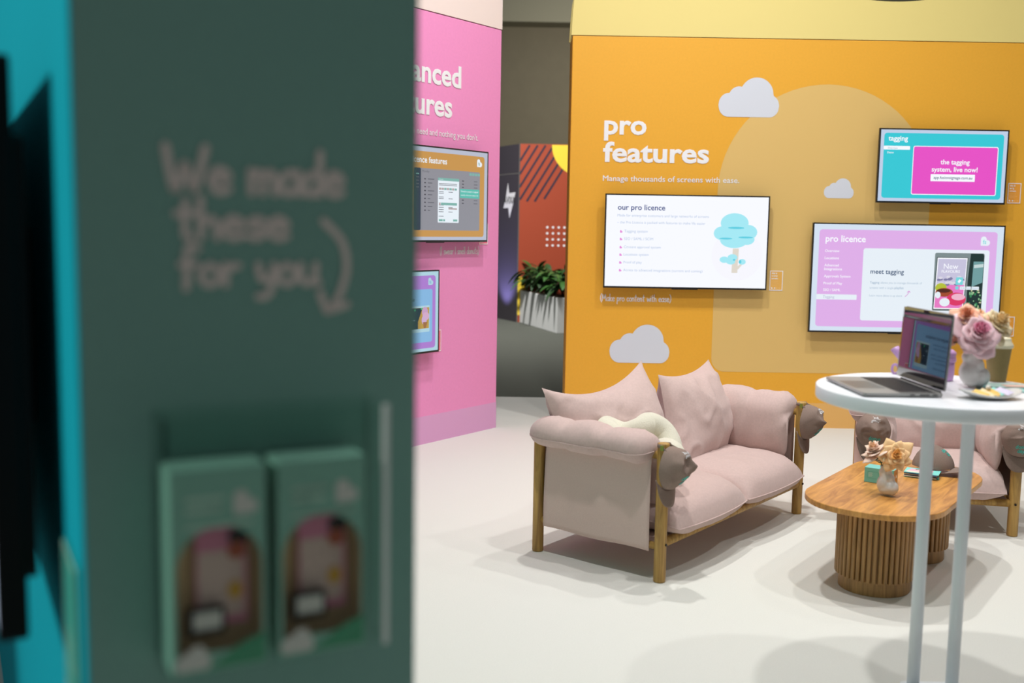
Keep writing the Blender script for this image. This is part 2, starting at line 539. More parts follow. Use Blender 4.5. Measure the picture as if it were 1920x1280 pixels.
mb.add(stroke([(.258, 1.441), (.261, 1.432), (.266, 1.420)], .0085, -.0016), CHALK)
mb.add(stroke([(.266, 1.420), (.278, 1.423), (.290, 1.427)], .0085, -.0016), CHALK)
mb.build('arrow_graphic', tw)

# ------------------------------------------------------------------ televisions
def tv_body(name_label, w, h, parent_obj, loc, rz, group=None, stand=.055):
    """local x right, z up from the lower left corner of the bezel, front at y=0, wall at y=+stand"""
    t = thing('television', name_label, 'television', loc, rz, group)
    mb = MB(); mb.add(box(0, w, 0.002, .022, 0, h), BEZEL)
    b = .010
    mb.add(([(0, 0, 0), (w, 0, 0), (w, 0, h), (0, 0, h), (b, 0, b * 1.3), (w - b, 0, b * 1.3), (w - b, 0, h - b), (b, 0, h - b)],
            [(0, 1, 5, 4), (1, 2, 6, 5), (2, 3, 7, 6), (3, 0, 4, 7)]), BEZEL)
    mb.add(([(0, 0, 0), (w, 0, 0), (w, 0, h), (0, 0, h), (0, .002, 0), (w, .002, 0), (w, .002, h), (0, .002, h)],
            [(0, 4, 5, 1), (1, 5, 6, 2), (2, 6, 7, 3), (3, 7, 4, 0)]), BEZEL)
    mb.build('bezel', t)
    one('rear_housing', prism(rrect(w * .08, w * .92, h * .06, h * .62, .02), .022, stand - .008), BLACK, t)
    one('wall_bracket', box(w * .35, w * .65, .022, stand, h * .3, h * .85), BLACK, t)
    one('logo_tab', box(w * .42, w * .58, .003, .012, -.006, .001), BEZEL, t)
    return t
class Scr:
    """graphics shown on a display, in fractions of the bezel (u right, v down)"""
    def __init__(s, w, h): s.w, s.h, s.mb, s.l = w, h, MB(), 0
    def X(s, u): return u * s.w
    def Z(s, v): return (1 - v) * s.h
    def y(s):
        s.l += 1; return .0008 - .00006 * s.l
    def base(s, m):
        b = .010
        s.mb.add(([(b, .001, b * 1.3), (s.w - b, .001, b * 1.3), (s.w - b, .001, s.h - b), (b, .001, s.h - b)], [(0, 1, 2, 3)]), m)
    def rr(s, u0, u1, v0, v1, m, r=.02):
        s.mb.add(flat(rrect(s.X(u0), s.X(u1), s.Z(v1), s.Z(v0), r), s.y()), m)
    def poly(s, pts, m): s.mb.add(flat([(s.X(a), s.Z(b)) for a, b in pts], s.y()), m)
    def el(s, u, v, ru, rv, m): s.mb.add(flat(ell(s.X(u), s.Z(v), ru * s.w, rv * s.h), s.y()), m)
    def t(s, body, u, v, m, u1=None, size=None, bold=0, align='L'):
        s.mb.add(text(body, s.X(u), s.Z(v), (u1 - u) * s.w if u1 else None, size, bold * .6, align, s.y()), m)
    def logo(s, u, v, sz, m, m2):
        s.mb.add(flat(heart(s.X(u), s.Z(v), sz), s.y()), m)
        s.mb.add(text('fs', s.X(u) + sz * .22, s.Z(v) + sz * .2, None, sz * .62, 0.01, 'L', s.y()), m2)
    def line(s, pts, w, m): s.mb.add(stroke([(s.X(a), s.Z(b)) for a, b in pts], w, s.y()), m)
    def build(s, t):
        return s.mb.build('screen', t)

gW = glow('white', '#f7f9ff', 1.0); gNavy = glow('navy', '#163a8c', .8); gPale = glow('pale_blue', '#b4c6e4', .95)
gPink = glow('bullet_pink', '#ea8fdd', .95); gCy = glow('tree_cyan', '#a5eaf6', .98); gCy2 = glow('tree_cyan_deep', '#62d2e6', .95); gTr = glow('trunk', '#e4dcd0', .95)
gFaint = glow('faint', '#f6f6fd', 1.0)
OY = 8.02 - .08
t = tv_body("wall television on the orange wall showing the white 'our pro licence' page", 1.24, .708, None, (.685, OY, 1.069), 0, 'televisions on the orange wall', .08)
s = Scr(1.24, .708); s.base(gW)
s.el(.812, .63, .155, .27, gFaint)
s.t('our pro licence', .077, .168, gNavy, .365, bold=.022)
s.t('Made for enterprise customers and large networks of screens', .076, .24, gPale, .632)
s.t('– the Pro Licence is packed with features to make life easier', .076, .313, gPale, .612)
for txt, v, u1 in (('Tagging system', .407, .262), ('SSO / SAML / SCIM', .487, .297), ('Content approval system', .574, .345), ('Locations system', .654, .273), ('Proof of play', .737, .232), ('Access to advanced integrations (current and coming)', .82, .605)):
    s.t(txt, .12, v, gPale, u1)
    s.mb.add(flat(heart(s.X(.094), s.Z(v + .004), .019), s.y()), gPink)
s.poly([(.785, .56), (.822, .56), (.818, .82), (.782, .82)], gTr)
s.poly([(.812, .76), (.838, .715), (.846, .73), (.82, .785)], gTr)
for u, v, a, b, m in ((.72, .40, .055, .075, gCy), (.87, .385, .06, .08, gCy), (.79, .47, .085, .085, gCy), (.865, .46, .05, .06, gCy), (.79, .29, .085, .105, gCy), (.80, .34, .05, .012, gCy2), (.74, .455, .04, .010, gCy2), (.86, .44, .045, .010, gCy2),
                      (.735, .68, .028, .034, gCy), (.785, .655, .03, .035, gCy), (.775, .70, .028, .03, gCy), (.845, .70, .022, .03, gCy), (.795, .68, .008, .01, gCy2), (.832, .70, .008, .02, gCy2)):
    s.el(u, v, a, b, m)
s.build(t)

gIce = glow('ice', '#c6d6ee', .92); gTurq = glow('turquoise', '#35d0de', .9); gMag = glow('magenta', '#ee52cc', .92); gNavy2 = glow('deep_blue', '#1d4a78', .8)
t = tv_body("smaller upper television on the orange wall showing the turquoise 'tagging' page", .968, .552, None, (2.722, OY, 1.744), 0, 'televisions on the orange wall', .08)
s = Scr(.968, .552); s.base(gIce)
s.rr(.037, .962, .062, .935, gTurq, .022)
s.t('tagging', .07, .165, gW, .22, bold=.03)
s.rr(.036, .24, .235, .285, gW, .006); s.t('Overview', .068, .275, gIce if False else glow('soft_blue', '#8fb3cf', .8), .145, bold=.01)
s.t('Demo', .066, .335, gW, .115, bold=.02)
s.rr(.266, .925, .23, .885, gW, .014); s.rr(.271, .919, .24, .875, gMag, .011)
s.t('the tagging', .595, .47, gW, size=.05, bold=.03, align='C'); s.t('system, live now!', .595, .57, gW, size=.05, bold=.03, align='C')
s.rr(.412, .755, .605, .70, gW, .004); s.t('app.fusionsignage.com.au', .435, .668, gNavy2, .735, bold=.015)
s.build(t)

gBl = glow('cool_white', '#d9e6f6', .95); gLil = glow('lilac', '#e6b4f0', .92); gPan = glow('panel_white', '#eaf3fb', .96); gGry = glow('grey_text', '#a9c0d6', .9)
t = tv_body("large lower television on the orange wall showing the pink 'pro licence' page", 1.452, .83, None, (2.258, OY, .757), 0, 'televisions on the orange wall', .08)
s = Scr(1.452, .83); s.base(gBl)
s.rr(.035, .961, .06, .945, gLil, .024)
s.t('pro licence', .068, .17, gW, .277, bold=.03)
for txt, v, u1 in (('Overview', .265, .143), ('Locations', .33, .142), ('Advanced', .395, .143), ('Integrations', .43, .161), ('Approvals System', .495, .207), ('Proof of Play', .56, .166), ('SSO / SAML', .62, .158)):
    s.t(txt, .068, v, gW, u1, bold=.018)
s.rr(.034, .245, .65, .698, gPan, .006); s.t('Tagging', .068, .685, glow('lilac_grey', '#b8b4d8', .9), .128)
s.rr(.268, .925, .225, .885, gPan, .018)
s.t('meet tagging', .31, .455, gNavy2, .485, bold=.02)
s.t('Tagging', .31, .545, gGry, .36, bold=.02); s.t('allows you to manage thousands of', .366, .545, gGry, .582)
s.t('screens with a single', .31, .592, gGry, .435); s.t('playlist', .44, .592, gGry, .488, bold=.02)
s.t('Learn more about it up there', .31, .663, gGry, .482)
s.line([(.498, .66), (.512, .635), (.517, .61)], .004, glow('arrow', '#dc84d8', .9)); s.line([(.508, .622), (.517, .608), (.523, .622)], .004, glow('arrow', '#dc84d8', .9))
gSlab = glow('slate', '#8a9a9c', .8); gDk = glow('dark_green', '#1d3a38', .7)
s.rr(.642, .9, .255, .785, gSlab, .012)
s.poly([(.828, .258), (.893, .258), (.899, .28), (.899, .77), (.82, .785), (.82, .5)], gDk)
s.poly([(.845, .33), (.897, .33), (.897, .52), (.842, .56)], glow('glazing', '#7fb2b4', .75)); s.poly([(.848, .36), (.897, .35), (.897, .38), (.848, .39)], glow('glazing_pale', '#d8eceb', .8))
random.seed(5)
for i in range(26):
    s.el(random.uniform(.835, .895), random.uniform(.58, .77), random.uniform(.003, .007), random.uniform(.006, .016), glow(['leaf_a', 'leaf_b', 'leaf_c'][i % 3], ['#3f9a63', '#9bd7a0', '#e2e8b8'][i % 3], .7))
s.poly([(.652, .295), (.815, .295), (.806, .775), (.645, .775)], gDk)
s.poly([(.656, .30), (.812, .30), (.803, .768), (.649, .768)], gW)
s.poly([(.661, .31), (.807, .31), (.803, .55), (.657, .55)], glow('poster_lilac', '#cfcbe6', .9))
s.poly([(.657, .545), (.803, .545), (.798, .757), (.653, .757)], glow('poster_pink', '#f080cc', .9))
for i in range(22): s.el(random.uniform(.665, .795), random.uniform(.46, .545), .011, .011, glow(['mallow_a', 'mallow_b'][i % 2], ['#e9e6f4', '#8583ac'][i % 2], .85))
s.el(.682, .575, .03, .045, glow('donut_green', '#c6d23e', .8)); s.el(.70, .615, .046, .04, glow('donut_brown', '#b0502e', .8)); s.el(.697, .60, .036, .018, glow('donut_choc', '#552418', .8))
s.el(.765, .675, .05, .06, glow('donut_red', '#ea3a6c', .85)); s.el(.775, .655, .036, .03, glow('donut_pale', '#ffc2da', .85)); s.el(.705, .705, .027, .038, gPan); s.el(.668, .64, .014, .03, gPan)
s.t('New', .69, .40, gW, .765, bold=.01); s.t('FLAVOURS', .68, .435, gW, .775, bold=.02)
s.rr(.757, .794, .475, .545, glow('tag_cyan', '#7adfe6', .9), .006); s.poly([(.766, .515), (.776, .492), (.787, .505), (.775, .53)], gW)
s.el(.765, .572, .009, .016, glow('tag_cyan', '#7adfe6', .9))
for a, b, tx in ((.78, .81, '9:16'), (.813, .838, 'QLD'), (.841, .88, 'Promo')):
    s.rr(a, b, .558, .588, gPan, .004); s.t(tx, a + .004, .581, gGry, b - .004)
s.logo(.874, .185, .07, gPan, glow('tag_cyan', '#7adfe6', .9))
s.build(t)

# pink wall sets; the local frame is the wall's
def on_pink(sx, z, off=.08):
    p = Vector((-.112, 7.821, 0)) + PD * sx + Vector((.798, -.602, 0)) * off
    return (p.x, p.y, z)
gAm = glow('amber', '#d9a257', .8); gCool = glow('cool_grey', '#c8cfe2', .8); gWin = glow('app_grey', '#a5a6b0', .7); gBar = glow('app_navy', '#3c4a66', .6); gMint = glow('mint', '#8cc8bf', .75)
w, h = 1.12, .64
t = tv_body("upper television on the pink wall showing the amber 'licence features' page", w, h, None, on_pink(-1.357, 1.405), PRZ, 'televisions on the pink wall', .08)
s = Scr(w, h); s.base(gCool)
U = lambda a: (a + 1.357) / 1.12
V = lambda z: (2.045 - z) / .64
s.rr(.035, .961, .062, .945, gAm, .022)
s.t('advanced licence features', .068, V(1.932), gPan, U(-.69), bold=.025)
s.rr(U(-1.025), U(-.331), V(1.895), V(1.484), gWin, .014); s.rr(U(-1.025), U(-.955), V(1.895), V(1.484), gBar, .012)
gInk = glow('app_ink', '#7d7f8b', .6)
s.t('Monday', U(-.94), V(1.868), gInk, U(-.87))
for i in range(9):
    z = 1.825 - i * .026
    s.rr(U(-.92), U(-.905), V(z + .004), V(z - .004), glow('app_dark', '#4a4a58', .6), .002); s.rr(U(-.885), U(-.82 - .02 * (i % 3)), V(z + .003), V(z - .003), gInk, .001)
for i in range(5): s.rr(U(-1.005), U(-.975), V(1.86 - i * .022), V(1.853 - i * .022), gMint if i == 0 else gInk, .002)
for i in range(4): s.rr(U(-.45 + i * .03), U(-.424 + i * .03), V(1.885), V(1.868), gMint, .003)
for i in range(8):
    s.rr(U(-.40), U(-.36), V(1.83 - i * .022), V(1.825 - i * .022), gInk, .001); s.rr(U(-.53), U(-.51), V(1.83 - i * .022), V(1.824 - i * .022), glow('app_dark', '#4a4a58', .6), .001)
s.rr(U(-.784), U(-.563), V(1.839), V(1.537), gPan, .006); s.rr(U(-.784), U(-.563), V(1.839), V(1.82), gMint, .004)
s.t('Add schedule', U(-.775), V(1.826), gPan, U(-.73))
for z in (1.80, 1.79, 1.745, 1.735, 1.71, 1.70, 1.655, 1.64, 1.625, 1.61, 1.58): s.rr(U(-.775), U(-.775 + (.19 if z > 1.78 else .05)), V(z + .002), V(z - .002), gInk, .001)
for z in (1.745, 1.70, 1.64, 1.61): s.rr(U(-.675), U(-.63), V(z + .002), V(z - .002), gInk, .001)
for i in range(7): s.rr(U(-.775 + i * .027), U(-.751 + i * .027), V(1.772), V(1.758), gMint if i in (2, 4, 6) else glow('chip', '#c9b8b8', .75), .002)
s.rr(U(-.755), U(-.585), V(1.672), V(1.655), gMint, .002); s.rr(U(-.775), U(-.758), V(1.672), V(1.655), glow('chip', '#c9b8b8', .75), .002)
s.rr(U(-.675), U(-.585), V(1.637), V(1.627), glow('chip', '#c9b8b8', .75), .001)
for a, b in ((-.775, -.735), (-.73, -.71), (-.625, -.58)): s.rr(U(a), U(b), V(1.56), V(1.546), gMint, .002)
s.rr(U(-.555), U(-.342), V(1.772), V(1.71), glow('tip', '#62cfc0', .8), .003)
s.t('Schedule content to appear', U(-.545), V(1.75), gPan, U(-.352), bold=.01); s.t('exactly when you want it to', U(-.545), V(1.725), gPan, U(-.355))
s.logo(U(-.370), V(1.932), .055, gPan, glow('logo_green', '#8ab8a8', .7))
s.build(t)

gSky = glow('sky_panel', '#8cc2ee', .85); gPur = glow('purple', '#b584dc', .85); gSk2 = glow('pale_sky', '#b8e0ee', .85)
w, h = .985, .564
t = tv_body("lower television on the pink wall with the purple 'Site designer' page", w, h, None, on_pink(-1.743, .652), PRZ, 'televisions on the pink wall', .08)
s = Scr(w, h); s.base(gSk2)
U = lambda a: (a + 1.743) / .985
V = lambda z: (1.216 - z) / .564
s.rr(.035, .961, .064, .94, gPur, .022)
s.t('Site designer', .07, .165, glow('dull_white', '#e4dcf2', .8), .33, bold=.02)
for i, (tx, u1) in enumerate((('Overview', .15), ('Content', .145), ('Sites', .12), ('Designer', .15))): s.t(tx, .07, .27 + i * .075, gW, u1, bold=.015)
s.rr(.24, U(-.829), V(1.088), V(.728), gSky, .016)
s.t('The designer and marketplace', .285, V(1.01), glow('navy_text', '#1e3c60', .7), U(-1.01), bold=.02)
for i, (v, u1) in enumerate(((.44, .60), (.485, .58), (.56, .61), (.605, .60), (.65, .52), (.72, .55))): s.t(['Design beautiful content for all', 'of your screens with a simple', 'drag and drop editor, or choose', 'from the marketplace of ready', 'made templates for you', 'Learn more about it there'][i], .285, v, glow('blue_text', '#3c6694', .7), u1)
s.rr(U(-1.1), U(-.857), V(.977), V(.798), gSk2, .004)
s.poly([(U(-1.09), V(.964)), (U(-.861), V(.964)), (U(-.864), V(.822)), (U(-1.09), V(.822))], glow('mustard', '#c9a54e', .8))
s.poly([(U(-1.09), V(.964)), (U(-.929), V(.962)), (U(-.95), V(.92)), (U(-.975), V(.87)), (U(-.975), V(.822)), (U(-1.09), V(.822))], glow('deep_teal', '#153c4e', .7))
s.el(U(-1.007), V(.95), .009, .014, glow('bubble', '#3fce8c', .8)); s.el(U(-.938), V(.957), .009, .012, glow('bubble', '#3fce8c', .8))
s.t('your', U(-1.075), V(.915), gSk2, U(-1.04)); s.t('menu', U(-1.03), V(.88), gSk2, U(-1.005))
for a, z, ra, rz_, c_ in ((-.905, .935, .03, .042, '#d2a9d2'), (-.895, .905, .034, .035, '#e0b4d6'), (-.912, .88, .026, .04, '#d8b6de')):
    s.el(U(a), V(z), ra, rz_ * 1.4, glow('ice_cream' + c_, c_, .85))
s.poly([(U(-.925), V(.865)), (U(-.88), V(.865)), (U(-.895), V(.824)), (U(-.915), V(.824))], glow('cone', '#a9774c', .8))
s.logo(U(-.873), V(1.115), .05, gSk2, glow('logo_blue', '#7aa8e0', .8))
s.build(t)

# the set on the turquoise face
tl = MB
w, h = 1.24, .705
o_tv = TP + Matrix.Rotation(PI / 2 - TA, 3, 'Z') @ Vector((-.080, .20 + w, 0))
t = thing('television', 'black television seen edge-on at the left of the frame, on the turquoise wall', 'television', (o_tv.x, o_tv.y, 1.005), -TA)
mb = MB(); mb.add(prism(rrect(0, w, 0, h, .014), 0, .034), BLACK); mb.build('bezel', t, mods=(m_bevel(.004),))
one('rear_housing', prism(rrect(.05, w - .002, .075, h - .09, .02), .034, .046), BLACK, t)
one('wall_bracket', box(.4, .84, .046, .077, .2, .5), BLACK, t)
s = Scr(w, h); s.base(glow('ice', '#c6d6ee', .92)); s.rr(.035, .961, .06, .945, gTurq, .024); s.rr(.268, .925, .225, .885, gPan, .018)
for i in range(len(s.mb.v)): s.mb.v[i] = (s.mb.v[i][0], s.mb.v[i][1] - .0015, s.mb.v[i][2])
s.build(t)

# ------------------------------------------------------------------ small cards beside the sets
def placard(label, loc, rz, fill, w=.1, h=.152, lines=('this is', 'a sony', 'screen.'), rim=WHITE, txt=True, dim=None):
    t = thing('information_card', label, 'information card', loc, rz, 'cards beside the televisions')
    one('card', box(0, w, -.004, 0, 0, h), fill, t)
    one('outline', frame_ring(0, w, 0, h, .0055, -.0043), rim, t)
    mb = MB()
    for i, l in enumerate(lines): mb.add(text(l, w * .14, h * (.835 - i * .13), None, h * .115, .03, y=-.0045), rim)
    dim = dim or rim
    for i, b in enumerate((.5, .45, .6, .42)): mb.add(box(w * .14, w * (.14 + b), -.0044, -.0042, h * (.465 - i * .065), h * (.475 - i * .065)), dim)
    mb.add(flat(heart(w * .13, h * .09, h * .08), -.0045), rim)
    mb.add(flat(ell(w * .40, h * .125, .006, .005), -.0045), rim); mb.add(box(w * .47, w * .6, -.0045, -.0043, h * .11, h * .14), dim); mb.add(box(w * .72, w * .82, -.0045, -.0043, h * .11, h * .14), dim)
    mb.build('lettering', t)
    return t
CARDO = mat('card_orange', '#ee9f38', .5); DIM = mat('card_faint_print', '#f4c88a', .6)
placard("white outlined card right of the 'our pro licence' television", (1.966, 8.02, 1.064), 0, mat('card_pale_orange', '#ecb35a', .5), dim=DIM)
placard("white outlined card right of the turquoise 'tagging' television", (3.742, 8.02, 1.757), 0, CARDO, lines=('this is', 'an lg', 'screen.'), dim=DIM)
placard("white outlined card half hidden behind the bouquet, beside the big television", (3.762, 8.02, .742), 0, CARDO, dim=DIM)
CARDP = mat('card_pink', '#f0708c', .5); DIMP = mat('card_pink_print', '#f4a0b4', .6)
placard("white outlined pink card peeping out beside the upper pink-wall television", on_pink(-.236, 1.385, 0), PRZ, CARDP, lines=('this is', 'an lg', 'screen.'), dim=DIMP)
placard("white outlined pink card peeping out beside the lower pink-wall television", on_pink(-.748, .64, 0), PRZ, CARDP, dim=DIMP)
q = TP + Matrix.Rotation(PI / 2 - TA, 3, 'Z') @ Vector((-.003, .185, 0))
placard('pale mint card on the turquoise wall under the edge-on television', (q.x, q.y, .935), -TA, mat('card_teal', '#2fae9c', .5), w=.14, h=.2, lines=(), rim=mat('mint_rim', '#bfe3cf', .6))

# ------------------------------------------------------------------ acrylic holder with two boxes on the dark teal end face
def teal_local(x, y, z):
    v = TP + Matrix.Rotation(PI / 2 - TA, 3, 'Z') @ Vector((x, y, 0)); return (v.x, v.y, z)
ACR = clear_sheet('clear_acrylic')
hx0, hx1, hz0, hz1, hd = .069, .317, 1.036, 1.318, .066
hd_o = thing('acrylic_holder', 'clear acrylic wall holder containing two mint boxes on the teal wall', 'display holder', teal_local(hx0, 0, hz0), PI / 2 - TA)
hw, hh = hx1 - hx0, hz1 - hz0
one('front_sheet', box(0, hw, -hd, -hd + .003, 0, hh), ACR, hd_o)
one('back_sheet', box(0, hw, -.004, -.001, 0, hh), ACR, hd_o)
one('base_sheet', box(0, hw, -hd + .003, -.004, 0, .003), ACR, hd_o)
for x in (0, hw - .005): one('side_sheet', box(x, x + .005, -hd + .0031, -.0041, .0031, hh), ACR, hd_o)
one('edge_highlight_rim', box(hw - .006, hw + .0005, -hd - .001, -hd + .004, 0, hh), mat('edge_highlight_paint', '#dfe9e4', .2), hd_o)  # pale opaque strip: bright glint along the right acrylic edge, painted in
MINT = mat('mint_card', '#86b8a6', .5); KRAFT = mat('box_interior_kraft', '#cdb084', .7)
def gift_box(label, x):
    bw, bh, bd = .101, .222, .052
    t = thing('gift_box', label, 'gift box', teal_local(x, -hd + .0035, hz0 + .0033), PI / 2 - TA, 'boxes in the acrylic holder')
    # local front at y=0, depth to +y
    aw = .0455; ac = bw / 2; az0 = .022; az1 = .114
    front = []
    arch = [(ac + aw, az0), (ac + aw, az1)] + [(ac + aw * math.cos(rad(a)), az1 + aw * math.sin(rad(a))) for a in range(15, 180, 15)] + [(ac - aw, az1), (ac - aw, az0)]
    n = len(arch)
    outer = []
    for px, pz in arch:
        # push each arch point out to the rim of the front face
        if pz <= az0 + 1e-6: outer.append((bw if px > ac else 0, 0))
        elif abs(px - ac) > aw - 1e-6: outer.append((bw if px > ac else 0, az1))
        else:
            dx, dz = px - ac, pz - az1
            k = min((bw / 2) / abs(dx) if abs(dx) > 1e-6 else 1e9, (bh - az1) / dz)
            outer.append((ac + dx * k, az1 + dz * k))
    # corners of the top
    v = [(p[0], 0, p[1]) for p in arch] + [(p[0], 0, p[1]) for p in outer]
    f = [(i, i + n, i + 1 + n, i + 1) for i in range(n - 1)]
    f.append((n - 1, 2 * n - 1, n, 0))
    mb = MB().add((v, f), MINT)
    iR = min(range(n), key=lambda i: (outer[i][0] - bw) ** 2 + (outer[i][1] - bh) ** 2)
    mb.add(([(bw, 0, 0), (bw, bd, 0), (bw, bd, bh), (bw, 0, bh)], [(0, 1, 2, 3)]), MINT)
    mb.add(([(0, 0, 0), (0, 0, bh), (0, bd, bh), (0, bd, 0)], [(0, 1, 2, 3)]), MINT)
    mb.add(([(0, 0, bh), (bw, 0, bh), (bw, bd, bh), (0, bd, bh)], [(0, 1, 2, 3)]), MINT)
    mb.add(([(0, 0, 0), (bw, 0, 0), (bw, bd, 0), (0, bd, 0)], [(3, 2, 1, 0)]), MINT)
    # fill the two top corner gaps of the front
    for i in range(n - 1):
        a, b = outer[i], outer[i + 1]
        for cx in (0, bw):
            if (abs(a[0] - cx) < 1e-5 and abs(b[1] - bh) < 1e-5) or (abs(b[0] - cx) < 1e-5 and abs(a[1] - bh) < 1e-5):
                mb.add(flat([a, (cx, bh), b], 0), MINT)
    mb.build('carton', t)
    one('interior', ([(0.004, .036, .004), (bw - .004, .036, .004), (bw - .004, .036, bh - .01), (.004, .036, bh - .01), (0.004, .002, .004), (bw - .004, .002, .004), (bw - .004, .002, bh - .01), (.004, .002, bh - .01)],
                     [(0, 1, 2, 3), (0, 4, 5, 1), (0, 3, 7, 4), (1, 5, 6, 2)]), KRAFT, t)
    # cards inside
    mb = MB()
    mb.add(box(ac - .020, ac + .036, .026, .030, .040, .150), mat('inside_pink_card', '#e08aa6', .6))
    mb.add(box(ac - .018, ac + .032, .0255, .027, .05, .124), mat('inside_pale_card', '#dbbdb2', .6))
    mb.add(prism(ell(ac + .026, .138, .011, .009), .024, .0262), mat('inside_black_print', '#241c1c', .6))
    mb.add(prism(ell(ac + .024, .123, .010, .010), .0238, .026), mat('inside_red_print', '#b5583c', .6))
    mb.add(prism(ell(ac + .022, .078, .008, .010), .0236, .026), mat('inside_yellow_print', '#d9a436', .6))
    mb.build('printed_card', t)
    s_ = MB(); s_.add(box(ac - .032, ac + .008, .012, .020, .036, .066), BLACK); s_.add(box(ac - .026, ac + .004, .0115, .0121, .043, .062), mat('pale_tag_face', '#d8d4cc', .5)); s_.build('small_device', t)
    one('cloud_print', flat(cloud(.002, .040, .004, .031), -.0004), mat('print_white', '#dcd6d0', .6), t)
    one('green_print', flat([(.036, .003), (bw - .002, .003), (bw - .002, .036), (.07, .025)], -.0003), mat('print_green', '#3f9a72', .6), t)
    lo = mat('print_white', '#dcd6d0', .6)
    one('heart_logo', flat(heart(.066, .17, .026), -.0004), lo, t)
    mb = MB(); dimm = mat('print_mint_white', '#b4d2c0', .6)
    mb.add(box(.016, .056, -.0005, -.0002, .187, .192), dimm); mb.add(box(.016, .054, -.0005, -.0002, .175, .180), dimm); mb.add(box(.016, .086, -.0005, -.0002, .158, .162), dimm)
    mb.build('print_lines', t)
    return t
gift_box('mint gift box with an arched window, left of the two in the acrylic holder', .0755)
gift_box('mint gift box with an arched window, right of the two in the acrylic holder', .1895)

# ------------------------------------------------------------------ sofa and armchair
FAB = mat('dusty_pink_linen', '#cdb3ad', .92, noise_amt=.045, noise_scale=90, bump=.35, bump_scale=900, spec=.15, sheen=.25)
FAB2 = mat('dusty_pink_canvas', '#d6bdb4', .92, noise_amt=.05, noise_scale=300, bump=.4, bump_scale=1200, spec=.15)
LEGW = wood('oak_leg', '#8a6430', '#c29a52', (30, 30, 2.4), .5, 1.5)
BOLT = mat('dark_steel', '#2a2826', .4, .8)

def wrinkle(p, seed, amt):
    a = nz(p.x, p.y, p.z, 5.5, seed) * .55 + nz(p.x, p.y, p.z, 13, seed + 3) * .25
    r = 1 - abs(nz(p.x, p.y, p.z, 7, seed + 9)) * 2.2
    return (a + .5 * max(0, r) ** 3) * amt

def pillow(w, h, t, seed, pinch=.07, nu=36, nv=30, amt=.012, pw=2.4, q=.55, seam_lift=0, shape=None, squircle=0):
    """stuffed cushion lying in x,y with its thickness along z"""
    V = []; F = []
    def pt(u, v, sgn):
        a, b = 2 * u - 1, 2 * v - 1
        x = w / 2 * a * (1 - pinch * (1 - b * b) * abs(a))
        y = h / 2 * b * (1 - pinch * (1 - a * a) * abs(b))
        if squircle: x, y = x * math.sqrt(1 - squircle * b * b), y * math.sqrt(1 - squircle * a * a)
        e = max(0, (1 - abs(a) ** pw)) ** q * max(0, (1 - abs(b) ** pw)) ** q
        p = Vector((x, y, sgn * t / 2 * e))
        k = wrinkle(p, seed + (0 if sgn > 0 else 5), amt) * min(1, e * 2.2)
        # creases running in from the corners
        d = abs(abs(a) - abs(b))
        k -= amt * .9 * math.exp(-(d * 7) ** 2) * max(0, abs(a) - .45) * e
        p.z += sgn * k + seam_lift * (1 - e)
        if shape: p = shape(p, a, b)
        return p
    top = grid(lambda u, v: pt(u, v, 1), nu, nv); bot = grid(lambda u, v: pt(u, v, -1), nu, nv)
    n = len(top[0])
    V = top[0] + bot[0]; F = list(top[1]) + [tuple(i + n for i in reversed(f)) for f in bot[1]]
    return V, F

def seam_ring(fn, r, n=80):
    return tube([fn(i / n) for i in range(n)], r, 6, closed=True)

def arm_pad(y0, y1, side, seed, bottom, ny=44):
    """pad folded over the arm rail; side=-1 outer face at -x"""
    prof = [(-.100, .560), (-.098, .595), (-.075, .630), (-.03, .652), (.02, .652), (.07, .632), (.108, .585), (.128, .52), (.135, .45), (.13, .39), (.112, .345),
            (.085, bottom), (.06, .345), (.05, .40), (.045, .455), (.03, .495), (-.01, .515), (-.05, .518), (-.08, .530)]
    # refine
    P = []
    n = len(prof)
    for i in range(n):
        p0, p1, p2, p3 = [Vector((*prof[(i + k) % n], 0)) for k in (-1, 0, 1, 2)]
        for t in (0, .5):
            P.append(.5 * ((2 * p1) + (p2 - p0) * t + (2 * p0 - 5 * p1 + 4 * p2 - p3) * t * t + (3 * p1 - p0 - 3 * p2 + p3) * t ** 3))
    m = len(P); c = Vector((.0, .575, 0))
    V = []; F = []
    for j in range(ny + 1):
        s = j / ny; y = y0 + (y1 - y0) * s
        e0 = min(1, (s / .13)) ; e1 = min(1, (1 - s) / .16)
        k = (max(0, 1 - (1 - e0) ** 2) ** .5 * .80 + .20) * (max(0, 1 - (1 - e1) ** 2) ** .5 * .88 + .12)
        for i in range(m):
            p = P[i]
            if p.y < .49:   # inner hanging part keeps its length, only thins
                q = Vector((.09 + (p.x - .09) * (k * .9 + .1), p.y + (1 - k) * .06, 0))
            else:
                q = c + (p - c) * k
            pos = Vector((q.x, y, q.y))
            d = Vector((p.x - c.x, 0, p.y - c.y)).normalized()
            a = wrinkle(pos, seed, .014) - .012 * math.exp(-((s - .36) * 22) ** 2) - .010 * math.exp(-((s - .68) * 26) ** 2) * (1 if p.y > .5 else .3)
            pos += d * a * k
            pos.x *= -side * 1.0 if side == 1 else 1
            V.append(pos)
    for j in range(ny):
        for i in range(m):
            i2 = (i + 1) % m
            F.append((j * m + i, j * m + i2, (j + 1) * m + i2, (j + 1) * m + i))
    F.append(list(range(m - 1, -1, -1))); F.append([ny * m + i for i in range(m)])
    tv_, tf_ = tube([V[j * m] + Vector((-.001, 0, 0)) for j in range(ny + 1)], .003, 6)
    o = len(V); V += tv_; F += [tuple(i + o for i in f) for f in tf_]
    return V, F

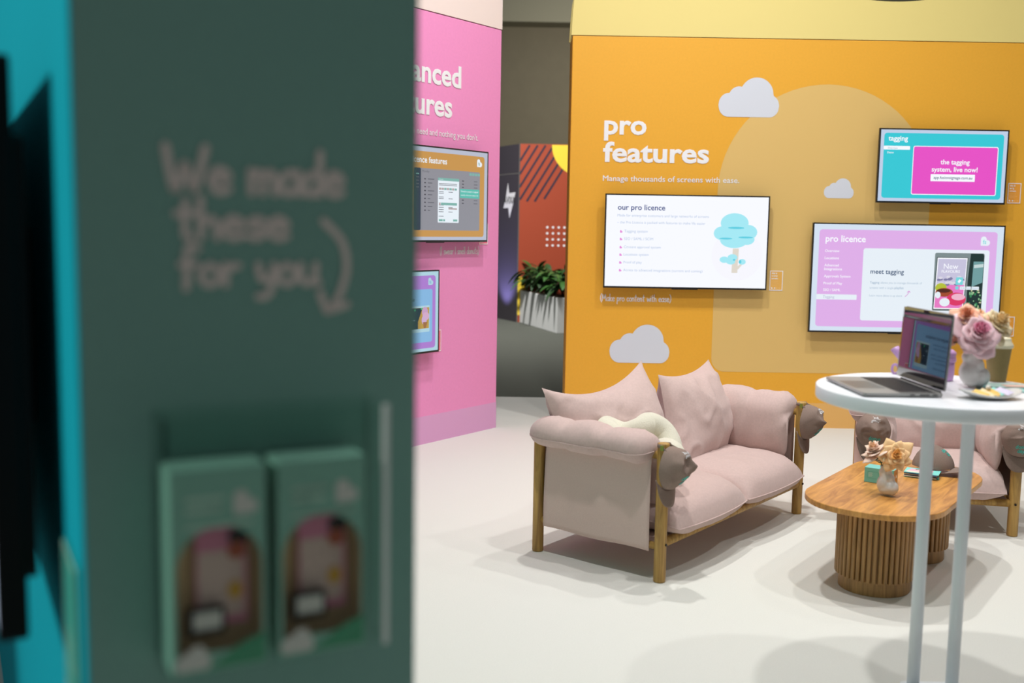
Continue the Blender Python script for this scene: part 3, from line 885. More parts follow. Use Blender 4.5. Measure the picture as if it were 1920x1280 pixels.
def lounge(root, L, D, seats, seed):
    """local x from the left front leg (seen from the front) to the right one, y towards the back"""
    for x in (0, L):
        for y, top in ((0, .612), (D, .60)):
            lg = one('leg', cyl((x, y, 0), (x, y, top), .0265, 22), LEGW, root, True)
    for y in (.0, D): one('seat_rail', tube([(0.0, y, .168), (L, y, .168)], .020, 14), LEGW, root, True)
    for x in (0, L):
        one('arm_rail', tube([(x, 0.02, .555), (x, D - .02, .555)], .018, 12), LEGW, root, True)
        one('side_rail', tube([(x, 0.02, .155), (x, D - .02, .155)], .016, 12), LEGW, root, True)
        one('bolt', tube([(x, -.001, .168), (x, -.031, .168)], .006, 8), BOLT, root)
    one('back_rail', tube([(0, D, .57), (L, D, .57)], .018, 12), LEGW, root, True)
    # canvas slings
    for sx, x in ((-1, 0), (1, L)):
        def sling(u, v, sx=sx, x=x):
            y = .045 + u * (D - .09) - (0.0 if u < .5 else .012 * v)
            z = .132 + v * .43
            return (x + sx * (.021 + .004 * math.sin(v * PI) + .002 * nz(y, z, 0, 9, seed)), y, z + (.008 * math.sin(u * 9) * (1 - v) * .4))
        one('side_sling', grid(sling, 24, 20), FAB2, root, True, mods=(m_solid(.004),))
    one('back_sling', grid(lambda u, v: (.03 + u * (L - .06), D + .022 + .004 * math.sin(v * PI), .14 + v * .43), 20, 12), FAB2, root, True, mods=(m_solid(.004),))
    one('seat_sling', grid(lambda u, v: (.03 + u * (L - .06), .02 + v * (D - .04), .182 - .015 * math.sin(u * PI * seats) ** 2 * math.sin(v * PI)), 24, 12), FAB2, root, True, mods=(m_solid(.004),))
    one('arm_cushion', arm_pad(.035, D + .03, -1, seed, .30), FAB, root, True)
    def mir(vf):
        return [(L - v[0], v[1], v[2]) for v in vf[0]], [tuple(reversed(f)) for f in vf[1]]
    one('arm_cushion', mir(arm_pad(.035, D + .03, -1, seed + 4, .30)), FAB, root, True)
    # seat cushions
    a, b = .055, L - .045
    wseat = (b - a) / seats
    for i in range(seats):
        cx = a + wseat * (i + .5)
        def shp(p, u, v, i=i):
            p = p.copy()
            if v < 0: p.z -= .020 * max(0, -v) ** 3
            return p
        vf = pillow(wseat + .045, .68, .185, seed + 20 + i, .012, 48, 44, .008, 5.0, .5, seam_lift=-.022, shape=shp, squircle=.17)
        xf = Matrix.Translation((cx, .255, .268))
        MB().add(vf, FAB, True, xf).build('seat_cushion', root)
        def rim(t, w=wseat + .045, h=.68, cx=cx):
            k = t * 4; s_ = int(k) % 4; r = (k - int(k)) * 2 - 1
            e = .012
            if s_ == 0: aa, bb = r, -1
            elif s_ == 1: aa, bb = 1, r
            elif s_ == 2: aa, bb = -r, 1
            else: aa, bb = -1, -r
            x = w / 2 * aa * (1 - e * (1 - bb * bb) * abs(aa)); y = h / 2 * bb * (1 - e * (1 - aa * aa) * abs(bb))
            x *= math.sqrt(1 - .17 * bb * bb); y *= math.sqrt(1 - .17 * aa * aa)
            return (x + cx, y + .255, .246 - (.020 * max(0, -bb) ** 3))
        one('seat_piping', seam_ring(rim, .0035), FAB, root, True)
    return root

SOFA_YAW = rad(51.7)
SP = Vector((.656, 4.394, 0))
sofa = thing('sofa', 'dusty pink two-seat sofa with oak legs before the orange wall', 'sofa', SP, SOFA_YAW)
lounge(sofa, 1.454, .66, 2, 1)
def back_cushion(root, name, w, h, t, seed, loc, rx, rz=0, ry=0, dent=0, shear=0):
    def shp(p, a, b):
        p = p.copy(); p.x += shear * b
        if b > 0: p.y -= dent * (1 - a * a) * b * h          # slumping top edge between two peaked corners
        p.z += .03 * math.sin(a * PI * .8) * (1 - abs(b))
        return p
    vf = pillow(w, h, t, seed, .09, 44, 36, .022, 2.2, .6, shape=shp)
    xf = Matrix.Translation(loc) @ Matrix.Rotation(rz, 4, 'Z') @ Matrix.Rotation(rx, 4, 'X') @ Matrix.Rotation(ry, 4, 'Z')
    return MB().add(vf, FAB, True, xf).build(name, root)
back_cushion(sofa, 'back_cushion', .78, .55, .29, 31, (.36, .50, .56), rad(70), rad(-6), rad(5), .12)
back_cushion(sofa, 'back_cushion', .70, .54, .28, 37, (1.115, .46, .520), rad(70), rad(6), rad(1), .035, .075)

CH_YAW = rad(-13)
CP = Vector((2.558, 5.18, 0)) - Matrix.Rotation(CH_YAW, 3, 'Z') @ Vector((.70, 0, 0))
chair = thing('armchair', 'dusty pink single armchair behind the coffee table, right of the sofa', 'armchair', CP, CH_YAW)
lounge(chair, .70, .66, 1, 60)
back_cushion(chair, 'back_cushion', .58, .42, .22, 71, (.35, .47, .49), rad(68), 0, 0, .07)

# knotted plush on the sofa
PL = mat('cream_boucle', '#ece6d2', 1.0, noise_amt=.05, noise_scale=300, bump=1.0, bump_scale=350, sheen=.4)
kp = [(.155, .36, .55), (.20, .43, .575), (.235, .35, .55), (.25, .27, .58), (.30, .25, .60), (.345, .20, .56), (.32, .15, .49), (.26, .20, .46), (.22, .12, .51), (.175, .05, .50), (.16, .10, .43), (.20, .27, .43)]
kn = []
n_ = len(kp)
for i in range(n_):
    p0, p1_, p2_, p3_ = [Vector(kp[(i + k) % n_]) for k in (-1, 0, 1, 2)]
    for k in range(7):
        t_ = k / 7
        kn.append(.5 * ((2 * p1_) + (p2_ - p0) * t_ + (2 * p0 - 5 * p1_ + 4 * p2_ - p3_) * t_ * t_ + (3 * p1_ - p0 - 3 * p2_ + p3_) * t_ ** 3) - Vector((.29, .22, .5)))
loc = SP + Matrix.Rotation(SOFA_YAW, 3, 'Z') @ Vector((.29, .22, 0))
tag(one('knot_cushion', tube(kn, .056, 18, closed=True), PL, None, True, (loc.x, loc.y, .518), (0, 0, SOFA_YAW)), 'cream boucle knot cushion lying on the sofa behind its left arm', 'cushion')

# ------------------------------------------------------------------ caps
CAPM = mat('taupe_twill', '#8d7a70', .9, noise_amt=.06, noise_scale=200, bump=.3, bump_scale=1500, spec=.15)
CAPU = mat('taupe_underside', '#96837a', .9)
TEALT = mat('teal_thread', '#5fd0c2', .7)
TIN = mat('brass_buckle', '#8f9a4a', .4, .6)
def make_cap(label, loc, rz, hang, seed, crumple=.010, tilt=0):
    """crown opens towards +y, top of the crown points to -y, peak hangs to -z"""
    t = thing('baseball_cap', label, 'cap', loc, rz, 'taupe donut day caps')
    rx, rzv, hgt = .086, .093, .094
    lean = .022 if hang else .0
    def surf(x, z, lift=0):
        d = min(.999, (x / rx) ** 2 + (z / rzv) ** 2)
        y = -hgt * (1 - d) ** .60
        r_ = 1 - abs(nz(x, 0, z, 16, seed + 6)) * 2.4
        k = nz(x, y, z, 18, seed) * crumple * 1.3 + nz(x, y, z, 46, seed + 2) * crumple * .3 - max(0, r_) ** 2 * crumple * .8
        fade = 1 - .75 * math.exp(-((x / .05) ** 2 + ((z + .055) / .03) ** 2))
        y += k * fade * (1 - .7 * d)
        return Vector((x, y - lift, z + lean * (1 - d)))
    def crown(u, v):
        th = 2 * PI * u; r = math.sin(v * PI / 2)
        p = surf(rx * r * math.cos(th), rzv * r * math.sin(th))
        if v > .9: p.y = p.y * (1 - v) / .1 if v < 1 else 0
        s = 1 + .012 * math.cos(6 * th + .3) * (v > .2)
        return (p.x * s, p.y, p.z * s)
    rot = (tilt, 0, 0)
    body = one('crown', grid(crown, 60, 24, True), CAPM, t, True, mods=(m_solid(.002),), rot=rot)
    def peak(u, v):
        a = (u - .5) * 2
        th = -PI / 2 + a * rad(62)
        x0, z0 = rx * math.cos(th), rzv * math.sin(th)
        ext = .078 * (1 - abs(a) ** 3.2)
        x = x0 * (1 + .10 * v * (1 - abs(a) * .4)); z = z0 - ext * v
        bend = .030 * (x / rx) ** 2 - .010 * v
        return (x, .002 + bend - .004, z)
    pk = one('peak', grid(peak, 30, 8), CAPM, t, True, mods=(m_solid(.0035),), rot=rot)
    btn = one('button', lathe([(.001, -.001), (.005, -.001), (.0055, .001), (.004, .003), (.001, .0035)], 12), CAPM, t, True, tuple(Matrix.Rotation(tilt, 3, 'X') @ surf(0, 0)), (PI / 2 + tilt, 0, 0))
    mb = MB()
    for body_t, zc, w_ in (('donut', -.052, .056), ('day', -.071, .034)):
        vs, fs = text(body_t, 0, zc, w_, None, .03, 'C')
        mb.add(([surf(v[0], v[2], .0028) for v in vs], fs), TEALT)
    mb.build('front_lettering', t, rot=rot)
    mb = MB()
    for body_t, zc, w_ in (('signage', .062, .046), ('fusion', .050, .044), ('from us', .040, .028)):
        vs, fs = text(body_t, 0, 0, w_, None, .02, 'C')
        mb.add(([surf(-v[0] * 1.0 + .0, zc - v[2] + .006, .0025) for v in vs], [tuple(reversed(f)) for f in fs]), WHITE)
    hv, hf = flat(heart(-.006, 0, .008))
    mb.add(([surf(-v[0] - .022, .040 - v[2] + .006, .0025) for v in hv], hf), WHITE)
    mb.build('back_lettering', t, rot=rot)
    if hang:
        # strap looped over the leg behind the crown
        st = [(math.cos(a) * .034, .030 - math.sin(a) * .036 + .012, .088 + .012 * math.sin(a)) for a in [(-.25 + 1.5 * i / 20) * PI for i in range(21)]]
        st = [(-.046, -.01, .075)] + [(-.036, .012, .086)] + [(.036 * math.cos(PI - PI * i / 12), .02 + .036 * math.sin(PI * i / 12), .094) for i in range(13)] + [(.036, .012, .086), (.046, -.01, .075)]
        V = []; 
        for p in st: V += [(p[0], p[1], p[2] - .008), (p[0], p[1], p[2] + .008)]
        one('strap', (V, [(2 * i, 2 * i + 2, 2 * i + 3, 2 * i + 1) for i in range(len(st) - 1)]), CAPM, t, True, mods=(m_solid(.002),))
        one('buckle', box(-.041, -.037, .008, .024, .078, .100), TIN, t)
    return t
def local_pt(base, yaw, x, y, z):
    v = base + Matrix.Rotation(yaw, 3, 'Z') @ Vector((x, y, 0)); return (v.x, v.y, z)
make_cap('taupe cap hanging from the sofa leg nearest the camera', local_pt(SP, SOFA_YAW, .0, -.031, .508), SOFA_YAW, True, 3, .024)
make_cap('taupe cap hanging from the right-hand arm of the sofa, before the orange wall', local_pt(SP, SOFA_YAW, 1.454, -.031, .508), SOFA_YAW, True, 8, .024)
make_cap('crumpled taupe cap on the armchair leg behind the cream roses', local_pt(CP, CH_YAW, 0, -.031, .508), CH_YAW, True, 14, .028)
make_cap('taupe cap on the armchair leg at the right edge of the frame', local_pt(CP, CH_YAW, .70, -.031, .508), CH_YAW - .1, True, 21, .012)

# ------------------------------------------------------------------ coffee table
TOPW = wood('acacia_top', '#9c6732', '#d89c50', (3.2, 26, 8), .38, 1.2)
SLW = wood('acacia_slats', '#7d5a30', '#b68a52', (42, 42, 3), .5, 1.0)
CT = Vector((1.735, 4.594, 0)); CTY = rad(54)
ct = thing('coffee_table', 'low wooden coffee table with slatted drum bases and a rounded top', 'coffee table', CT, CTY)
one('tabletop', prism_z(rrect(-.575, .575, -.29, .29, .27, 14), .375, .40), TOPW, ct, False, mods=(m_bevel(.003),))
for cx in (-.262, .30):
    mb = MB()
    mb.add(lathe([(.150, .06), (.150, .375)], 40), SLW)
    ns = 44
    for i in range(ns):
        a = 2 * PI * i / ns
        xf = Matrix.Rotation(a, 4, 'Z') @ Matrix.Translation((.150, 0, 0))
        mb.add(prism_z([(0, -.0085), (.010, -.0085), (.0145, -.006), (.0155, 0), (.0145, .006), (.010, .0085), (0, .0085)], .062, .3745), SLW, False, xf)
    d = mb.build('drum_base', ct, (cx, 0, 0))
    one('plinth', lathe([(.147, 0), (.148, .002), (.148, .0595)], 48), SLW, d)

make_cap('taupe cap sitting on the coffee table, peak towards the camera', (2.0, 4.85, .430), rad(54), False, 27, .007, tilt=-PI / 2)

# fluted blob vases
CER = mat('white_ceramic', '#dcd9d5', .28, noise_amt=.02, noise_scale=120, coat=.3)
def blob_vase(label, loc, rz, k=1.0):
    mb = MB()
    def ball(x, y, z, r, sz=1):
        prof = [(max(.0005, r * math.sin(PI * i / 14)), -r * sz * math.cos(PI * i / 14)) for i in range(15)]
        mb.add(lathe(prof, 24), CER, True, Matrix.Translation((x, y, z)))
    mb.add(lathe([(.026, .05), (.025, .09), (.023, .118), (.0235, .125)], 28), CER, True)
    ball(0, 0, .048, .036, 1.2); ball(.0, -.026, .036, .033); ball(0, -.012, .072, .028); ball(.0, .004, .098, .0255, .9)
    ball(0, -.006, .028, .034, .8)
    t = thing('blob_vase', label, 'vase', loc, rz)
    t.scale = (k, k, k)
    o = mb.build('body', t, mods=(m_remesh(.0032, 7),))
    one('mouth', lathe([(.019, .119), (.0195, .1275), (.0235, .1285), (.024, .120)], 24, False), CER, t, True)
    return t
bv1 = blob_vase('small white bubble vase on the coffee table holding cream roses', (1.612, 4.395, .402), rad(40))
# ------------------------------------------------------------------ flowers
GREEN = mat('rose_leaf', '#3c5a2c', .5, noise_amt=.2, noise_scale=60); STEM = mat('rose_stem', '#4c6238', .6)
def rose(label, base, head, face, R, c_out, c_in, seed, group, n=24, leaves=2, pointy=.35, openness=1.0):
    rnd = random.Random(seed)
    t = thing('rose', label, 'rose', base, 0, group)
    b = Vector(base); h = Vector(head) - b; fd = Vector(face).normalized()
    mo = mat('petal_' + c_out, '#' + c_out, .6, noise_amt=.05, noise_scale=30, spec=.2); mi_ = mat('petal_' + c_in, '#' + c_in, .6, noise_amt=.05, noise_scale=30, spec=.2)
    for m_ in (mo, mi_):
        bs = m_.node_tree.nodes['Principled BSDF']; bs.inputs['Subsurface Weight'].default_value = .15; bs.inputs['Subsurface Radius'].default_value = (.01, .006, .004)
    rot = fd.to_track_quat('Z', 'Y').to_matrix().to_4x4()
    xf = Matrix.Translation(h) @ rot
    mb = MB()
    for k in range(n):
        f = (k + .5) / n
        ang = k * 2.39996 + rnd.uniform(-.2, .2)
        r_in = R * (.05 + .28 * f)
        span = rad(115 - 50 * f)
        H = R * (.92 - .42 * f ** 2)
        flare = R * (.02 + .95 * f ** 1.7) * openness * rnd.uniform(.85, 1.15)
        droop = R * .42 * max(0, f - .55) * openness * rnd.uniform(.7, 1.3)
        tip = pointy * R * (.25 + .5 * f) * rnd.uniform(.6, 1.3)
        sd = seed * 31 + k
        def petal(u, v, ang=ang, r_in=r_in, span=span, H=H, flare=flare, droop=droop, tip=tip, sd=sd, f=f):
            a = 2 * u - 1
            wv = (math.sin(PI * (.12 + .80 * v)) ** .7)
            th = ang + a * span * wv
            point = max(0, 1 - abs(a)) ** 1.5 * v ** 5
            rad_ = r_in * (.35 + .65 * v ** .5) + flare * v ** 2 + tip * point * (.3 + .7 * f) + R * .05 * nz(a, v, sd, 2.2, sd)
            z = -R * .55 * f + H * (1 - (1 - v) ** 1.6) - droop * v ** 3 + tip * point * (.9 - .8 * f) - R * .10 * a * a * v * f
            rad_ -= R * .07 * v * a * a * f
            return (rad_ * math.cos(th), rad_ * math.sin(th), z)
        mb.add(grid(petal, 10, 9), mi_ if f < .42 else mo, True, xf)
    # sepals
    for k in range(5):
        a = k * 2 * PI / 5
        mb2 = [(0, 0, -R * .62), (R * .16 * math.cos(a - .5), R * .16 * math.sin(a - .5), -R * .6), (R * .5 * math.cos(a), R * .5 * math.sin(a), -R * .5), (R * .16 * math.cos(a + .5), R * .16 * math.sin(a + .5), -R * .6)]
        mb.add((mb2, [(0, 1, 2, 3)]), STEM, True, xf)
    mb.build('bloom', t, mods=(m_solid(.0006),))
    c1 = h - fd * R * .55
    pth = [Vector((0, 0, 0)).lerp(c1, s_) + Vector((0, 0, .012)) * math.sin(PI * s_) for s_ in [i / 8 for i in range(9)]]
    one('stem', tube(pth, .0022, 8), STEM, t, True)
    for k in range(leaves):
        p = pth[4 + k % 3]
        a = rnd.uniform(0, 6.28); L = R * rnd.uniform(.8, 1.1)
        def leaf(u, v, a=a, L=L, p=p):
            wd = L * .36 * math.sin(PI * min(1, v * .96 + .02)) ** .8; s_ = (u - .5) * 2
            d = Vector((math.cos(a), math.sin(a), 0)); n_ = Vector((-d.y, d.x, 0))
            q = p + d * L * v + n_ * wd * s_ + Vector((0, 0, .25 * L * v - .45 * L * v * v + .12 * wd * abs(s_)))
            return q
        one('leaf', grid(leaf, 6, 10), GREEN, t, True, mods=(m_solid(.0005),))
    return t
VB = Vector((1.612, 4.395, .402))
camdir = Vector((-.33, -.92, .25))
rose('open peach rose facing the camera, in the coffee table vase', VB + Vector((0.004, 0, .085)), VB + Vector((.024, -.03, .178)), (-.1, -.9, .35), .050, 'f3cb98', 'f0b468', 1, 'roses on the coffee table', 30, 2, .55, 1.15)
rose('paler blush rose behind, left in the coffee table vase', VB + Vector((-.008, .004, .085)), VB + Vector((-.045, .012, .185)), (-.5, -.1, .85), .052, 'eed3c0', 'ecc4a0', 2, 'roses on the coffee table', 24, 2, .5, .95)
rose('ivory rosebud under the peach rose on the coffee table', VB + Vector((0, -.006, .085)), VB + Vector((-.022, -.028, .163)), (-.3, -.75, -.35), .024, 'efe0c2', 'f0dcb4', 3, 'roses on the coffee table', 10, 1, .1, .12)

# mint box, booklets on the coffee table
tb = thing('donut_box', 'small mint box with an orange end, behind the vase on the coffee table', 'box', (1.602, 4.632, .4005), math.atan2(-.07, .107))
BW, BD, BH = .128, .078, .068
one('carton', box(0, BW, 0, BD, 0, BH), mat('mint_carton', '#79c6bc', .5), tb, mods=(m_bevel(.0015),))
one('orange_end', box(BW, BW + .0015, .001, BD - .012, .001, BH - .001), mat('carton_orange', '#c98a3c', .5), tb)
mb = MB(); mb.add(frame_ring(.014, .062, .02, .05, .0008, -.0006), mat('carton_green_line', '#4fa58c', .6)); 
for i in range(4): mb.add(box(.018, .036 - .003 * (i % 2), -.0007, -.0003, .043 - i * .005, .0445 - i * .005), mat('carton_pale_print', '#d9efe8', .6))
mb.build('print_lines', tb)
hv, hf = flat(heart(0, 0, .016)); one('heart_logo', ([(BW + .0021, .03 + v[0], .028 + v[2]) for v in hv], hf), WHITE, tb)
bk = [('white', '#e9e6df'), ('navy', '#3c5a78'), ('white', '#ece8e0'), ('navy', '#2a3a58'), ('white', '#e6e2d8'), ('teal', '#4fb0a8')]
z = .4004
names = ["bottom teal booklet of the stack on the coffee table, jutting out to the right", "white booklet second from the bottom of the coffee table stack", "dark blue edged booklet third from the bottom of the coffee table stack",
         "white booklet fourth from the bottom of the coffee table stack", "thin dark blue booklet just under the top of the coffee table stack", "top booklet of the coffee table stack, mint with a pink picture"]
cols = [('#4fb0a8', '#2a7f7c'), ('#ece8e0', '#ece8e0'), ('#2e3f60', '#2e3f60'), ('#efe9df', '#efe9df'), ('#35506e', '#35506e'), ('#86dcd2', '#86dcd2')]
for i in range(6):
    th = .0042 if i < 5 else .002
    a = math.atan2(-.07, .123) + random.uniform(-.05, .05) + (.12 if i in (0,) else 0)
    b = thing('booklet', names[i], 'booklet', (1.822 + random.uniform(-.003, .003), 4.742 + random.uniform(-.003, .003), z), a, 'booklets stacked on the coffee table')
    m1 = mat('booklet_' + cols[i][0][1:], cols[i][0], .5)
    ww = .150 if i in (0, 5) else .142
    one('cover', box(0, ww, 0, .105, 0, th), m1, b)
    if i == 5:
        mb = MB(); mb.add(([(.006, .006, th + .0003), (.12, .006, th + .0003), (.12, .085, th + .0003), (.022, .085, th + .0003)], [(0, 1, 2, 3)]), mat('booklet_pink', '#eeb7c6', .5))
        mb.add(([(.006, .006, th + .0005), (.12, .006, th + .0005), (.12, .03, th + .0005), (.01, .03, th + .0005)], [(0, 1, 2, 3)]), mat('booklet_cream', '#f1e6d2', .5))
        for px_, py_, c_ in ((.05, .075, '#3a2420'), (.065, .072, '#d9954a'), (.075, .066, '#c65a48'), (.058, .062, '#f5ead8')):
            v_, f_ = flat(ell(px_, py_, .009, .007)); mb.add(([(q_[0], q_[2], th + .0007) for q_ in v_], f_), mat('booklet_print' + c_, c_, .5))
        mb.build('picture', b)
    z += th + .0002
# ------------------------------------------------------------------ high table
HT = Vector((1.388, 3.352, 0)); HZ = 1.02
TW = mat('white_laminate', '#eef0f4', .35, spec=.4); TWL = mat('white_powder_coat', '#e8edf1', .4)
ht = thing('bar_table', 'round white bar table on two slim tubes at the right', 'bar table', HT, 0)
one('tabletop', lathe([(.375, HZ - .046), (.384, HZ - .043), (.386, HZ - .038), (.386, HZ - .004), (.384, HZ - .001), (.380, HZ)], 96), TW, ht, False, mods=())
for x, y in ((-.018, .025), (.098, -.008)): one('leg', tube([(x, y, .012), (x, y, HZ - .046)], .0205, 28), TWL, ht, True)
one('base_plate', prism_z(rrect(-.06, .14, -.34, .045, .02), 0, .012), TWL, ht)
for o_ in ht.children:
    if o_.name.startswith('tabletop'):
        for p_ in o_.data.polygons: p_.use_smooth = len(p_.vertices) == 4
        # flat top and underside, round rim

# laptop
LT = thing('laptop', 'open grey laptop on the bar table, its dark screen turned left', 'laptop', (1.318, 3.342, HZ + .001), rad(-87.9))
# local x along the front edge (right hand side), y from the user towards the hinge
SG = mat('space_grey_aluminium', '#a3a19e', .4, .35); KEYM = mat('key_black', '#1b1c1f', .5)
lw, ld = .3557, .2481
mb = MB(); mb.add(prism_z(rrect(-lw / 2, lw / 2, -ld, 0, .012), .003, .0125), SG); mb.build('base', LT, mods=(m_bevel(.0015),))
one('underside', prism_z(rrect(-lw / 2 + .008, lw / 2 - .008, -ld + .008, -.008, .012), 0, .003), KEYM, LT)
mb = MB(); mb.add(prism_z(rrect(-.142, .142, -.132, -.018, .004), .0126, .0128), mat('keyboard_well', '#0e0f10', .6))
for r in range(6):
    nk = (14, 14, 14, 13, 12, 10)[r]; kw = .280 / nk
    for k in range(nk):
        x0 = -.140 + k * kw
        if r == 5 and 3 <= k <= 6:
            if k > 3: continue
            mb.add(prism_z(rrect(x0 + .001, x0 + 4 * kw - .001, -.130 + (5 - r) * .0187, -.130 + (6 - r) * .0187 - .0018, .002, 2), .0128, .0138), KEYM); continue
        y0 = -.130 + (5 - r) * .0187
        mb.add(prism_z(rrect(x0 + .001, x0 + kw - .001, y0, y0 + .0169, .002, 2), .0128, .0138), KEYM)
mb.build('keyboard', LT)
for sx in (-1, 1): one('speaker_grille', prism_z(rrect(sx * .160 - .012, sx * .160 + .012, -.132, -.018, .003), .0125, .0128), mat('grille_dark', '#3b3a39', .6), LT)
one('trackpad', prism_z(rrect(-.08, .08, -.238, -.142, .005), .0125, .0128), mat('trackpad_grey', '#807f7d', .3, .6), LT)
mb = MB()
for a, b in ((-.075, -.045), (-.105, -.09), (-.035, -.02)): mb.add(box(lw / 2 - .0008, lw / 2 + .0004, a, b, .0055, .0098), KEYM)
mb.build('ports', LT)
one('hinge', tube([(-lw / 2 + .03, .001, .0125), (lw / 2 - .03, .001, .0125)], .0045, 12), KEYM, LT, True)
TILT = rad(3.3)
lid = one('lid', prism(rrect(-lw / 2, lw / 2, 0.006, .243, .010), .0, .0045), SG, LT, loc=(0, .001, .0125), rot=(-TILT, 0, 0), mods=(m_bevel(.001),))
DG = bpy.data.materials.new('dark_display_glass'); DG.use_nodes = True
_b = DG.node_tree.nodes['Principled BSDF']; _b.inputs['Base Color'].default_value = (.012, .010, .016, 1); _b.inputs['Roughness'].default_value = .03; _b.inputs['IOR'].default_value = 2.1
one('display', grid(lambda u, v: ((u - .5) * (lw - .004), -.0058 + .0026 * (2 * u - 1) ** 2 + .0030 * (2 * u - 1), .008 + v * .233), 40, 6), DG, lid, True, mods=(m_solid(.0045, -1),))
one('camera_notch', flat(rrect(-.02, .02, .233, .241, .003), -.0062), BLACK, lid)
# lilac lidded pot behind the laptop
LIL = mat('lilac_silicone', '#c79bd0', .45, spec=.4)
lp = thing('lidded_pot', 'lilac pot with a domed lid behind the laptop on the bar table', 'pot', (1.475, 3.555, HZ + .0005), rad(128))
one('body', lathe([(.030, 0), (.0375, .002), (.040, .02), (.0405, .055), (.0405, .066)], 40), LIL, lp, True)
lid_o = one('lid', lathe([(.043, .0662), (.044, .069), (.044, .078), (.0425, .080), (.0415, .088), (.044, .091), (.0425, .098), (.034, .106), (.018, .110), (.001, .111)], 40), LIL, lp, True)
one('spout', tube([(.035, 0, .018), (.085, 0, .026), (.145, 0, .048), (.172, 0, .078), (.182, 0, .092)], [.014, .012, .010, .0125, .016], 18), LIL, lp, True)
one('handle_loop', tube([(.176 + .0125 * math.cos(2 * PI * i / 24), 0, .018 + .0165 * math.sin(2 * PI * i / 24)) for i in range(24)], .0045, 10, closed=True), LIL, lp, True)
# bouquet vase
BV = Vector((1.506, 3.40, HZ + .0005))
bv2 = blob_vase('white bubble vase with the big bouquet on the bar table', BV, rad(75), 1.02)
g2 = 'flowers in the bar table bouquet'
rose('big open pink rose at the front of the bar table bouquet', BV + Vector((0, 0, .085)), BV + Vector((-.004, -.04, .180)), (.02, -.80, .55), .066, 'f1ced4', 'e596b0', 11, g2, 24, 2, .10, 1.1)
rose('loose pale pink petals hanging at the left of the bar table bouquet', BV + Vector((-.006, 0, .085)), BV + Vector((-.032, -.035, .150)), (-.5, -.7, .25), .038, 'f0d0d4', 'e8bcc4', 12, g2, 12, 1, .05, .9)
rose('apricot rose at the back left of the bar table bouquet', BV + Vector((-.006, .008, .085)), BV + Vector((-.018, .012, .222)), (-.25, -.6, .65), .058, 'f2bda0', 'efa27e', 13, g2, 24, 2, .2, .9)
rose('cream carnation-like rose at the right of the bar table bouquet', BV + Vector((.006, .006, .085)), BV + Vector((.080, .02, .205)), (.4, -.6, .65), .058, 'eedbb4', 'eccb94', 14, g2, 30, 1, .3, 1.1)
rose('small peach rose between apricot and cream ones on the bar table', BV + Vector((.002, .012, .085)), BV + Vector((.035, .05, .222)), (.1, -.3, .95), .036, 'f4cfa8', 'f0b486', 15, g2, 18, 1, .5, 1.0)
rose('coral rose peeping out behind the laptop screen edge', BV + Vector((-.008, .01, .085)), BV + Vector((-.055, .02, .172)), (-.8, -.4, .4), .034, 'eab09c', 'e69a80', 16, g2, 16, 1, .2, .9)
# coffee cup
CUPM = mat('olive_kraft_paper', '#8f7d4e', .7, noise_amt=.04, noise_scale=150)
cp_ = thing('coffee_cup', 'olive takeaway coffee cup with a cream lid on the bar table', 'coffee cup', (1.665, 3.555, HZ + .0005), 0)
cp_.scale = (1.04, 1.04, 1.2)
one('cup', lathe([(.027, .003), (.0275, 0), (.0285, 0), (.0285, .004), (.040, .098), (.0412, .100)], 40), CUPM, cp_, True)
one('lid', lathe([(.0425, .097), (.0445, .099), (.0445, .106), (.0425, .108), (.041, .110), (.0405, .112), (.038, .113), (.036, .123), (.0355, .125), (.032, .125), (.030, .121), (.001, .121)], 40), mat('cream_plastic', '#e8e0c4', .4), cp_, True)
# dish of sweets
DS = Vector((1.470, 3.175, HZ + .0005))
ds = thing('dish', 'white curved dish with pastel sachets at the front of the bar table', 'dish', DS, rad(10))
def dish(u, v):
    th = 2 * PI * u; r = v
    return (.098 * r * math.cos(th), .062 * r * math.sin(th), .002 + .020 * r ** 2.4 + .008 * r ** 3 * math.cos(2 * th))
one('bowl', grid(dish, 48, 12, True), CER, ds, True, mods=(m_solid(.003, 1),))
for i, (lb, x, y, a, c_) in enumerate([('yellow sachet at the left of the dish', -.030, .002, .5, '#f2ca6a'), ('cream sachet in the middle of the dish', -.004, .006, .55, '#f3dcae'), ('deeper yellow sachet right of the middle of the dish', .014, .004, .5, '#eec05a'),
                                     ('mint sachet in the dish', .030, .006, .45, '#8fd6cc'), ('lilac white sachet at the right of the dish', .046, -.002, .4, '#dcd2ea')]):
    p_ = local_pt(DS, rad(10), x, y, HZ + .016 + i * .0016)
    vf = pillow(.034, .05, .006, 90 + i, .05, 10, 10, .001)
    tag(one('sweet_sachet', vf, mat('sachet' + c_, c_, .4), None, True, p_, (rad(14), rad(-12), a + rad(10))), lb + ' on the bar table', 'sachet', 'sachets in the dish')
tag(one('sweet', lathe([(.001, 0), (.007, .002), (.008, .007), (.005, .012), (.001, .013)], 14), mat('white_sweet', '#ece8de', .5), None, True, local_pt(DS, rad(10), .004, .016, HZ + .026)), 'small round white sweet on top of the sachets in the dish', 'sweet')
